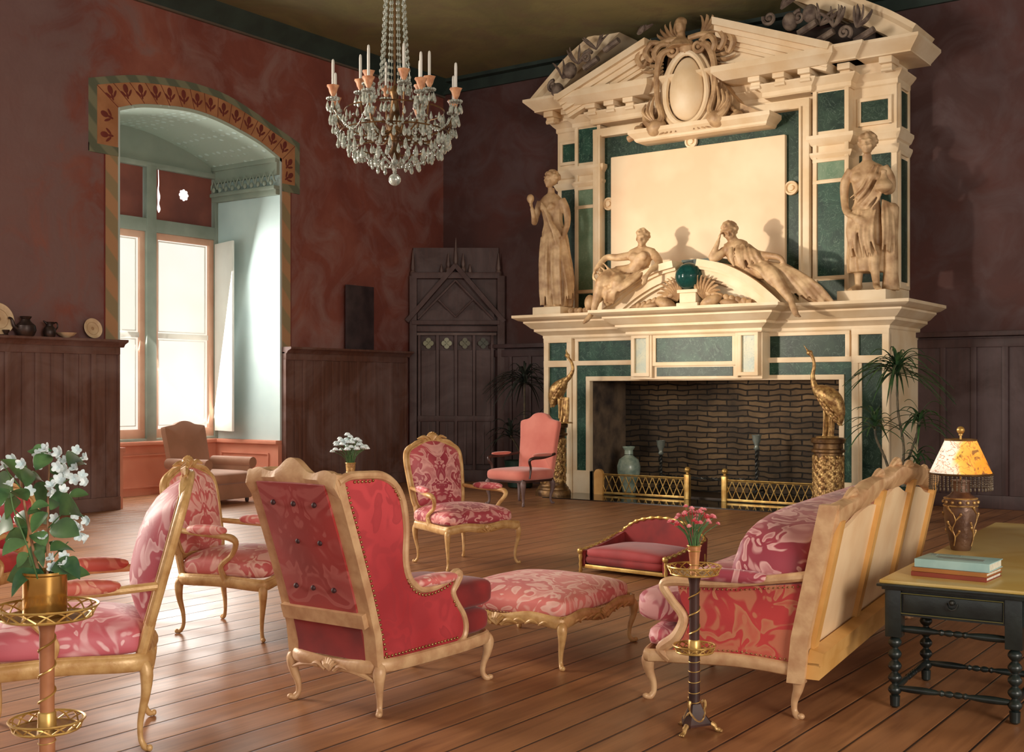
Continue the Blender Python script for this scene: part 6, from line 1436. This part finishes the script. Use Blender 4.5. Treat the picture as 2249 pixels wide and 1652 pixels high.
# ================================================================ GILDED CRANES ON PEDESTALS
def pedestal(label, x, y, H, m_):
    t = thing('pedestal', label, 'pedestal', (x, y, 0)); 
    MB().lathe([(.27, 0), (.275, .05), (.26, .09), (.24, .10), (.235, .13), (.21, .15), (.205, .17)], 36).build('pedestal_base', m_, t)
    MB().lathe([(.195, .17), (.19, H * .5), (.182, H - .20)], 32).build('pedestal_shaft', DKGOLD, t)
    MB().lathe([(.185, H - .20), (.215, H - .185), (.215, H - .155), (.19, H - .14), (.19, H - .08), (.22, H - .065), (.225, H - .02), (.20, H)], 36).build('pedestal_cap', m_, t)
    m = MB(); rn = random.Random(int(H * 100))
    for k in range(6):
        a0 = -2.9 + k * .62
        for i in range(26):
            z = lerp(.22, H - .26, i / 25); a = a0 + .16 * sin(i * 1.1) ; q = .19
            m.ell((q * cos(a), q * sin(a), z), (.016, .03, .038), 8, 6, rotm(rn.uniform(-.7, .7), 0, a))
            a2 = a + rn.choice((-.22, .22)); m.ell((q * cos(a2), q * sin(a2), z + .01), (.012, .018, .030), 7, 5, rotm(rn.uniform(-1, 1), 0, a2))
    m.build('leaf_relief', GOLD, t); return t
Lp = pedestal('gilded leaf-carved pedestal left of the fire opening, under the left crane', -9.98, 15.02, 1.10, DKGOLD)
Rp = pedestal('gilded leaf-carved pedestal right of the fire opening, under the right crane', -5.66, 15.0, .98, DKGOLD)
def crane(label, P, base, m_):
    t = thing('crane_statue', label, 'statue', base); b = V(base)
    def c(px, py, dy=0): return Q(px, py, base[1] + dy) - b
    body = MB(); body.tube([c(*p[:2]) for p in P['body']], [p[2] for p in P['body']], 16, smooth=5)
    body.tube([c(*p[:2]) for p in P['neck']], [p[2] for p in P['neck']], 10, smooth=6)
    body.ell(c(*P['head']), (.045, .032, .035), 12, 8)
    body.tube([c(*p[:2]) for p in P['beak']], [.018, .010, .003], 8)
    for i, (p, q) in enumerate(P['legs']):
        dy = (-.05, .05)[i]; k_ = c(*p, dy).lerp(c(*q, dy), .45); body.tube([c(*p, dy * .6), k_, c(*q, dy)], [.035, .016, .014], 8, smooth=3)
        f0 = c(*q, dy); f0.z = .012
        for a in (-.6, 0, .6): body.tube([f0, f0 + V((P['dir'] * .09 * cos(a), .09 * sin(a), -.004))], [.012, .006], 6)
    body.build('crane_body', m_, t, remesh=.010, sm=1)
    w = MB()
    A, B = c(*P['body'][0][:2]), c(*P['body'][-1][:2]); d = (B - A)
    for s_ in (-1, 1):
        for i in range(7):
            for j in range(3):
                u = lerp(.25, .95, i / 6); p_ = A + d * u; rr = .10 * sin(pi * min(.9, u * .8 + .12))
                zz = lerp(.6, -.5, j / 2) * rr
                w.ell((p_.x, p_.y + s_ * rr * 1.02 * sqrt(max(.1, 1 - (zz / (rr * 1.1)) ** 2)), p_.z + zz), (.045, .012, .022), 8, 6, rotm(0, atan2(-d.z, d.x), 0))
    w.build('wing_feathers', m_, t)
    r = MB(); rn = random.Random(3); bx_2 = (c(*P['legs'][0][1]).x + c(*P['legs'][1][1]).x) / 2
    ztop = c(*P['legs'][0][0]).z
    for i in range(9):
        x0 = bx_2 + rn.uniform(-.04, .06); r.tube([(x0, rn.uniform(-.03, .05), .0), (x0 + rn.uniform(-.02, .02), rn.uniform(-.02, .04), ztop * .5), (x0 + rn.uniform(-.02, .05), 0, ztop + .02)], [.022, .028, .02], 7, smooth=3)
    r.lathe([(.15, 0), (.14, .015), (.12, .02)], 20, bx_2, 0)
    r.build('reed_support', m_, t); return t
crane('gilded crane statue with neck stretched up to the left, right of the fireplace', dict(dir=-1, body=[(1789, 852, .035), (1798, 858, .085), (1815, 868, .125), (1832, 882, .12), (1844, 905, .075), (1846, 930, .03)], neck=[(1796, 862, .06), (1788, 845, .042), (1785, 825, .030), (1788, 805, .024), (1786, 788, .022), (1779, 776, .026)], head=(1778, 775), beak=[(1777, 775, 0), (1770, 765, 0), (1762, 754, 0)], legs=[((1812, 888), (1808, 960)), ((1824, 892), (1826, 962))]), (-5.66, 15.0, .98), GOLD)
crane('gilded crane statue with curled neck and upright beak, left of the fireplace', dict(dir=1, body=[(1244, 832, .035), (1236, 842, .08), (1224, 856, .115), (1216, 872, .09), (1213, 890, .035)], neck=[(1240, 838, .05), (1252, 826, .036), (1258, 812, .028), (1256, 798, .024), (1250, 788, .022), (1246, 782, .024)], head=(1246, 781), beak=[(1246, 778, 0), (1243, 770, 0), (1245, 762, 0)], legs=[((1228, 876), (1228, 920)), ((1236, 872), (1246, 920))]), (-9.98, 15.02, 1.10), GOLD)

# ================================================================ FENDERS, ANDIRONS, JAR
def fender(label, x0, x1, y, lend, rend):
    t = thing('fireplace_fender', label, 'fender', (x0, y, .012))
    L = x1 - x0
    MB().tube([(0, 0, .31), (L, 0, .31)], .011, 8).tube([(0, 0, .29), (L, 0, .29)], .005, 6).build('top_rail', BRASS, t)
    MB().box(0, L, -.016, .016, .012, .045, .005).build('bottom_rail', BRASS, t)
    m = MB(); n = round(L / .115); p = L / n
    for i in range(n):
        m.tube([(p * i, 0, .045), (p * (i + 1), 0, .29)], .0075, 6).tube([(p * (i + 1), .006, .045), (p * i, .006, .29)], .0075, 6)
    m.build('lattice', BRASS, t)
    for x_, kind in ((0, lend), (L, rend)):
        m = MB()
        if kind == 'ball': m.box(x_ - .04, x_ + .04, -.035, .035, 0, .36, .008).lathe([(.03, .36), (.045, .365), (.02, .375), (.02, .39)], 14, x_, 0).ell((x_, 0, .43), .045, 16, 10)
        else:
            pts = [(x_ - .075, 0), (x_ + .075, 0), (x_ + .075, .31)] + [(x_ + .075 * cos(a), .31 + .075 * sin(a)) for a in [pi * k / 8 for k in range(1, 8)]] + [(x_ - .075, .31)]
            m.poly(pts, -.03, .03)
        m.build('end_post', HONEY if kind != 'ball' else BRASS, t)
    return t
fender('brass lattice fender in front of the left half of the hearth', -9.46, -7.96, 15.50, 'slab', 'ball')
fender('brass lattice fender in front of the right half of the hearth', -7.37, -6.0, 15.50, 'ball', 'ball')
def andiron(label, x, y, H):
    t = thing('andiron', label, 'andiron', (x, y, .03))
    m = MB(); N = 60
    for s_ in (0, pi): m.tube([(.014 * cos(i * .5 + s_), .014 * sin(i * .5 + s_), lerp(.06, H - .22, i / N)) for i in range(N + 1)], .014, 6)
    m.build('twisted_shaft', IRON, t)
    MB().tube([(-.14, -.04, .0), (-.08, -.02, .07), (0, 0, .10), (.08, -.02, .07), (.14, -.04, 0)], .016, 8, smooth=4).tube([(0, 0, .10), (0, .25, .10), (0, .30, 0)], .016, 8).build('feet', IRON, t)
    MB().at(TR(0, 0, H - .22)).lathe([(.03, 0), (.045, .02), (.03, .05), (.035, .08), (.06, .14), (.065, .20), (.075, .22), (.055, .22), (.04, .15)], 16).build('cup_finial', mat('pale_pewter', rgb(140, 148, 140), .35, .4, scale=9), t)
    return t
andiron('left twisted iron andiron with cup finial inside the firebox', -8.72, 16.1, .80)
andiron('right twisted iron andiron with cup finial inside the firebox', -7.15, 16.1, .92)
bar = MB(); N = 110
for s_ in (0, pi): bar.tube([(lerp(-8.70, -7.17, i / N), 16.1 + .012 * cos(i * .7 + s_), .30 - .02 * sin(pi * i / N) + .012 * sin(i * .7 + s_)) for i in range(N + 1)], .010, 5)
tag(bar.build('twisted_bar', IRON), 'twisted iron bar spanning between the two andirons', 'fire bar')
jx = AY(1381, 1040, 15.95)[0]
j = thing('jar', 'blue-green china jar standing inside the firebox at its left', 'jar', (jx, 15.95, .03))
MB().lathe([(.10, 0), (.105, .02), (.12, .10), (.175, .30), (.18, .40), (.15, .50), (.07, .56), (.065, .64), (.10, .69), (.095, .70), (.055, .64), (.05, .58)], 28).build('jar_body', CHINA, j)
MB().tube([(.066 * cos(k * pi / 12), .066 * sin(k * pi / 12), .575) for k in range(24)], .006, 6, closed=True).build('jar_neck_ring', IRON, j)

# ================================================================ PALMS
PALMT = mat('palm_trunk', rgb(96, 84, 62), .7, c2=rgb(54, 50, 38), scale=14)
def crown(c, n, L, seed, droop=1.0, up=.5, w=.021):
    r = random.Random(seed); m = MB(); c = V(c)
    for i in range(n):
        a = i * 2.399 + r.uniform(-.2, .2); e = r.uniform(-.15, 1.25) * up + .1; l = L * r.uniform(.75, 1.1)
        d = V((cos(a) * cos(e), sin(a) * cos(e), sin(e))); side = V((-sin(a), cos(a), 0)); c0 = c + V((0, 0, -.06 + .16 * (i / n)))
        def fn(u, v):
            p = c0 + d * (l * u) - V((0, 0, droop * l * .62 * u ** 2.2)); return p + side * ((v - .5) * 2 * w * (1 - u) ** .6 * min(1, u * 8 + .3)) + V((0, 0, abs(v - .5) * w * .6))
        m.grid(fn, 9, 2, .0015)
    return m
def palm(label, loc, trunks, m_, pot):
    t = thing('potted_palm', label, 'palm', loc); b = V(loc)
    MB().lathe([(.17, 0), (.20, .02), (.24, .30), (.26, .42), (.27, .45), (.245, .45), (.23, .38), (.001, .38)], 28).build('pot', pot, t)
    for i, (pts, n, L) in enumerate(trunks):
        P = [V((0.03 * i - .03, 0, .36))] + [Q(px, py, loc[1] + dy) - b for px, py, dy in pts]
        q = crom([tuple(p) for p in P], 8); MB().tube(q, [.016 + .004 * (k % 2) - .004 * k / len(q) for k in range(len(q))], 8).build('trunk', PALMT, t)
        crown(P[-1], n, L, 40 + i, 1.0, .95).build('frond_crown', m_, t, ang=80)
palm('tall palm in dark green pot at the right of the fireplace, behind the sofa', (-4.60, 14.4, 0), [([(1985, 1000, 0), (1972, 900, 0), (1970, 815, 0)], 70, .66), ([(1945, 1010, -.05), (1925, 965, -.1), (1921, 935, -.1)], 26, .46), ([(1998, 1000, .1), (2012, 960, .15), (2020, 925, .15)], 26, .50), ([(2008, 1030, 0), (2015, 1010, -.1)], 14, .34)], PALML, POTGREEN)
pxx = AY(1150, 870, 16.0)[0]
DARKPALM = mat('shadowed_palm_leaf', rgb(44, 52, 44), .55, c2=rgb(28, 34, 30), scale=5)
palm('dark palm in the shade left of the fireplace behind the pink armchair', (pxx, 15.9, 0), [([(1150, 960, 0), (1152, 880, 0), (1152, 838, 0)], 70, .75), ([(1140, 990, 0), (1120, 955, -.1)], 26, .55), ([(1165, 980, 0), (1180, 930, -.2)], 22, .50)], DARKPALM, POTGREEN)

# ================================================================ LEDGE PIECES
lxx = XL + .10
def AXl(px, py, X=lxx): y, z = AX(px, py, X); return y, z
def plate(label, px, r, face_mat, z0=ZW):
    y = AXl(px, 720)[0]; t = thing('plate', label, 'plate', (XL + .075, y, z0))
    M_ = TR(0, 0, r) @ rotm(0, radians(78), 0)
    MB().at(M_).lathe([(.001, 0), (r * .55, 0), (r * .98, .02), (r, .026), (r * .97, .03), (r * .6, .012), (.001, .010)], 36).build('plate_dish', face_mat, t)
    m = MB().at(M_)
    for q in (.62, .9): m.tube([(r * q * cos(k * pi / 18), r * q * sin(k * pi / 18), .014 + (.010 if q > .8 else 0)) for k in range(36)], .003, 4, closed=True)
    m.at(M_).ell((0, 0, .010), (r * .18, r * .18, .004), 12, 6); m.build('painted_ring', mat('faded_gilt_line', rgb(176, 140, 104), .5, scale=8), t)
plate('cream plate leaning on the ledge nearest the window bay', 205, .135, PLATE)
plate('large pale plate cut by the left edge, leaning on the ledge', -2, .20, PLATE)
def pot_l(nm, label, cat, px, prof, parts):
    y = AXl(px, 730)[0]; t = thing(nm, label, cat, (XL + .145, y, ZW))
    MB().lathe(prof, 24).build('body', PEWTER, t)
    for n_, pts, r in parts: MB().tube(pts, r, 8, smooth=5).build(n_, PEWTER, t)
pot_l('teapot', 'dark round pitcher with raised spout on the ledge beside the left plate', 'pitcher', 52, [(.09, 0), (.10, .01), (.125, .07), (.115, .13), (.06, .18), (.05, .205), (.072, .24), (.062, .245), (.04, .205)], [('spout', [(0, -.10, .08), (0, -.16, .12), (0, -.19, .20), (0, -.23, .215)], [.03, .024, .018, .014])])
pot_l('jug', 'small dark jug with looped handle on the ledge', 'jug', 104, [(.065, 0), (.07, .01), (.082, .06), (.07, .11), (.045, .14), (.045, .165), (.058, .19), (.05, .19), (.035, .16)], [('handle', [(0, .05, .17), (0, .10, .185), (0, .115, .13), (0, .075, .08)], .010), ('spout', [(0, -.04, .17), (0, -.085, .20)], [.02, .008])])
y = AXl(145, 735)[0]; t = thing('bowl', 'shallow fluted bowl on the ledge between jug and cream plate', 'bowl', (XL + .11, y, ZW))
MB().lathe([(.04, 0), (.045, .008), (.09, .03), (.125, .065), (.118, .066), (.08, .035), (.001, .02)], 32, flute=lambda a, z: 1 + .05 * sin(10 * a) * (z > .02)).build('bowl_dish', PLATE, t)
y = AXl(6, 735)[0]; t = thing('cup', 'little dark cup in front of the large plate at the left edge', 'cup', (XL + .17, y, ZW))
MB().lathe([(.025, 0), (.03, .005), (.02, .015), (.04, .045), (.045, .065), (.04, .065), (.015, .03)], 18).build('cup_body', PEWTER, t)
y0, z0 = AX(760, 765, XL + .1); y1, _ = AX(820, 765, XL + .1); z1 = AX(790, 628, XL + .1)[1]
t = thing('dark_painting', 'small dark unframed canvas standing on the ledge between window bay and gothic door', 'painting', (XL + .08, y0, ZW))
MB().box(0, .035, 0, y1 - y0, 0, z1 - ZW, .004).build('canvas', DARKPIC, t)
MB().box(-.015, .0, .03, y1 - y0 - .03, .03, z1 - ZW - .03).build('stretcher_frame', DKWOOD, t)

# ================================================================ CHANDELIER
CX_, CY_ = AT(867, 11)[:2]
cl = thing('chandelier', 'crystal chandelier with pale candles and beaded chains hanging from the ceiling', 'chandelier', (CX_, CY_, 0))
MB().tube([(0, 0, 3.75), (0, 0, ZC)], .010, 8).lathe([(.06, ZC - .06), (.10, ZC)], 16).build('hanging_rod', DKGOLD, cl)
MB().at(TR(0, 0, 3.55)).ell((0, 0, 0), .057, 20, 14).lathe([(.012, .05), (.02, .07), (.01, .09), (.03, .13), (.035, .18), (.01, .2)], 12).build('crystal_ball', CRYST, cl)
MB().lathe([(.02, 3.72), (.06, 3.78), (.03, 3.86), (.05, 3.95), (.09, 4.05), (.05, 4.15), (.03, 4.3), (.05, 4.36), (.02, 4.42)], 16).build('central_stem', DKGOLD, cl)
for R_, z_, in ((.50, 3.98), (.34, 3.84), (.46, 4.18)): MB().tube([(R_ * cos(k * pi / 24), R_ * sin(k * pi / 24), z_) for k in range(48)], .007, 6, closed=True).build('ring', DKGOLD, cl)
rn = random.Random(5)
def drop(m, p, s=1.0, k='d'):
    if k == 'd': m.at(TR(*p)).lathe([(.002, 0), (.006 * s, -.012 * s), (.013 * s, -.038 * s), (.014 * s, -.05 * s), (.009 * s, -.064 * s), (.001, -.07 * s)], 6)
    else: m.at(TR(*p)).ell((0, 0, 0), .011 * s, 7, 5)
ndrop = [0]; rest = MB()
def put(p, s=1.0, k='d'):
    if ndrop[0] < 96: m = MB(); drop(m, p, s, k); m.build('crystal_drop', CRYST, cl, ang=20); ndrop[0] += 1
    else: drop(rest, p, s, k)
arms = []
view = atan2(-CY_, -CX_)
for k in range(8): arms.append((view + pi / 8 + k * pi / 4, .60, 4.26, .9))
for k in range(6): arms.append((view + .25 + k * pi / 3, .33, 4.40, 1.0))
for (a, R_, z_, s_) in arms:
    ca_, sa_ = cos(a), sin(a)
    MB().tube([(.03 * ca_, .03 * sa_, 4.02), (R_ * .4 * ca_, R_ * .4 * sa_, 3.93), (R_ * .85 * ca_, R_ * .85 * sa_, 4.0), (R_ * ca_, R_ * sa_, z_ - .06)], .008, 7, smooth=5).build('candle_arm', DKGOLD, cl)
    x_, y_ = R_ * ca_, R_ * sa_
    MB().at(TR(x_, y_, z_)).lathe([(.014, -.02), (.018, .0), (.034, .03), (.042, .06), (.058, .09), (.054, .09), (.036, .06), (.01, .03)], 18, flute=lambda an, z: 1 + (.09 * sin(6 * an) if z > .07 else 0)).build('candle_cup', TERRAG, cl)
    MB().at(TR(x_, y_, z_ + .04)).lathe([(.013, 0), (.0135, .25), (.011, .28), (.002, .29)], 12).build('candle', WAX, cl)
    m = MB().at(TR(x_, y_, z_ - .035)).lathe([(.01, 0), (.055, .006), (.058, .012), (.01, .014)], 20)
    for k in range(12): m.ell((.052 * cos(k * pi / 6), .052 * sin(k * pi / 6), .008), .013, 6, 5)
    m.build('drip_pan', CRYST, cl)
    for k in range(7):
        b_ = 2 * pi * k / 7; put((x_ + .052 * cos(b_), y_ + .052 * sin(b_), z_ - .045 - rn.uniform(0, .03)), 1.15)
    if R_ > .5:
        for k in range(6): b_ = 2 * pi * k / 6 + .3; put((x_ + .03 * cos(b_), y_ + .03 * sin(b_), z_ - .15 - rn.uniform(0, .05)), 1.1)
    # swag of beads to the next arm
for R_, z_, n_, dn in ((.50, 3.97, 34, 1.5), (.46, 4.17, 30, 1.2), (.34, 3.83, 24, 1.5), (.42, 4.08, 28, 1.25), (.28, 4.12, 18, 1.3), (.44, 3.90, 28, 1.3), (.22, 3.76, 14, 1.3)):
    for k in range(n_):
        a = 2 * pi * k / n_ + rn.uniform(-.06, .06); r_ = R_ + rn.uniform(-.02, .02); put((r_ * cos(a), r_ * sin(a), z_ - rn.uniform(0, .05)), dn * rn.uniform(.8, 1.2))
        if k % 2: put((r_ * .93 * cos(a), r_ * .93 * sin(a), z_ - .07), 1.0, 'b')
rest_o = rest.build('crystal_drops', CRYST, cl, ang=20); rest_o['kind'] = 'stuff'
outer_ = [a for a in arms if a[1] > .5]
for i in range(8):
    a0, a1 = outer_[i][0], outer_[(i + 1) % 8][0]
    if a1 < a0: a1 += 2 * pi
    m = MB()
    for k in range(13):
        u = k / 12; a = lerp(a0, a1, u); R_ = .60 - .08 * sin(pi * u); m.at(TR(R_ * cos(a), R_ * sin(a), 4.14 - .20 * sin(pi * u))).ell((0, 0, 0), .012, 7, 5)
    m.at(Matrix.Identity(4)).tube([((.60 - .08 * sin(pi * k / 12)) * cos(lerp(a0, a1, k / 12)), (.60 - .08 * sin(pi * k / 12)) * sin(lerp(a0, a1, k / 12)), 4.14 - .20 * sin(pi * k / 12)) for k in range(13)], .002, 4)
    m.build('bead_swag', CRYST, cl, ang=20)
for i in range(8):
    a = outer_[i][0]; m = MB()
    for k in range(16):
        u = k / 15; R_ = lerp(.50, .04, u ** 1.3); m.at(TR(R_ * cos(a), R_ * sin(a), lerp(3.92, 3.68, sin(u * pi / 2)))).ell((0, 0, 0), .014, 7, 5)
    m.build('bead_basket_strand', CRYST, cl, ang=20)
for i in range(10):
    a = 2 * pi * i / 10; m = MB(); n_ = 44
    for k in range(n_):
        u = k / (n_ - 1); R_ = lerp(.17, .035, u ** .55) ; m.at(TR(R_ * cos(a), R_ * sin(a), lerp(4.32, 6.9, u))).ell((0, 0, 0), (.013, .013, .018), 7, 5)
    m.at(Matrix.Identity(4)).tube([(lerp(.17, .035, (k / 20) ** .55) * cos(a), lerp(.17, .035, (k / 20) ** .55) * sin(a), lerp(4.32, 6.9, k / 20)) for k in range(21)], .002, 4)
    m.build('bead_chain', CRYST, cl, ang=20)
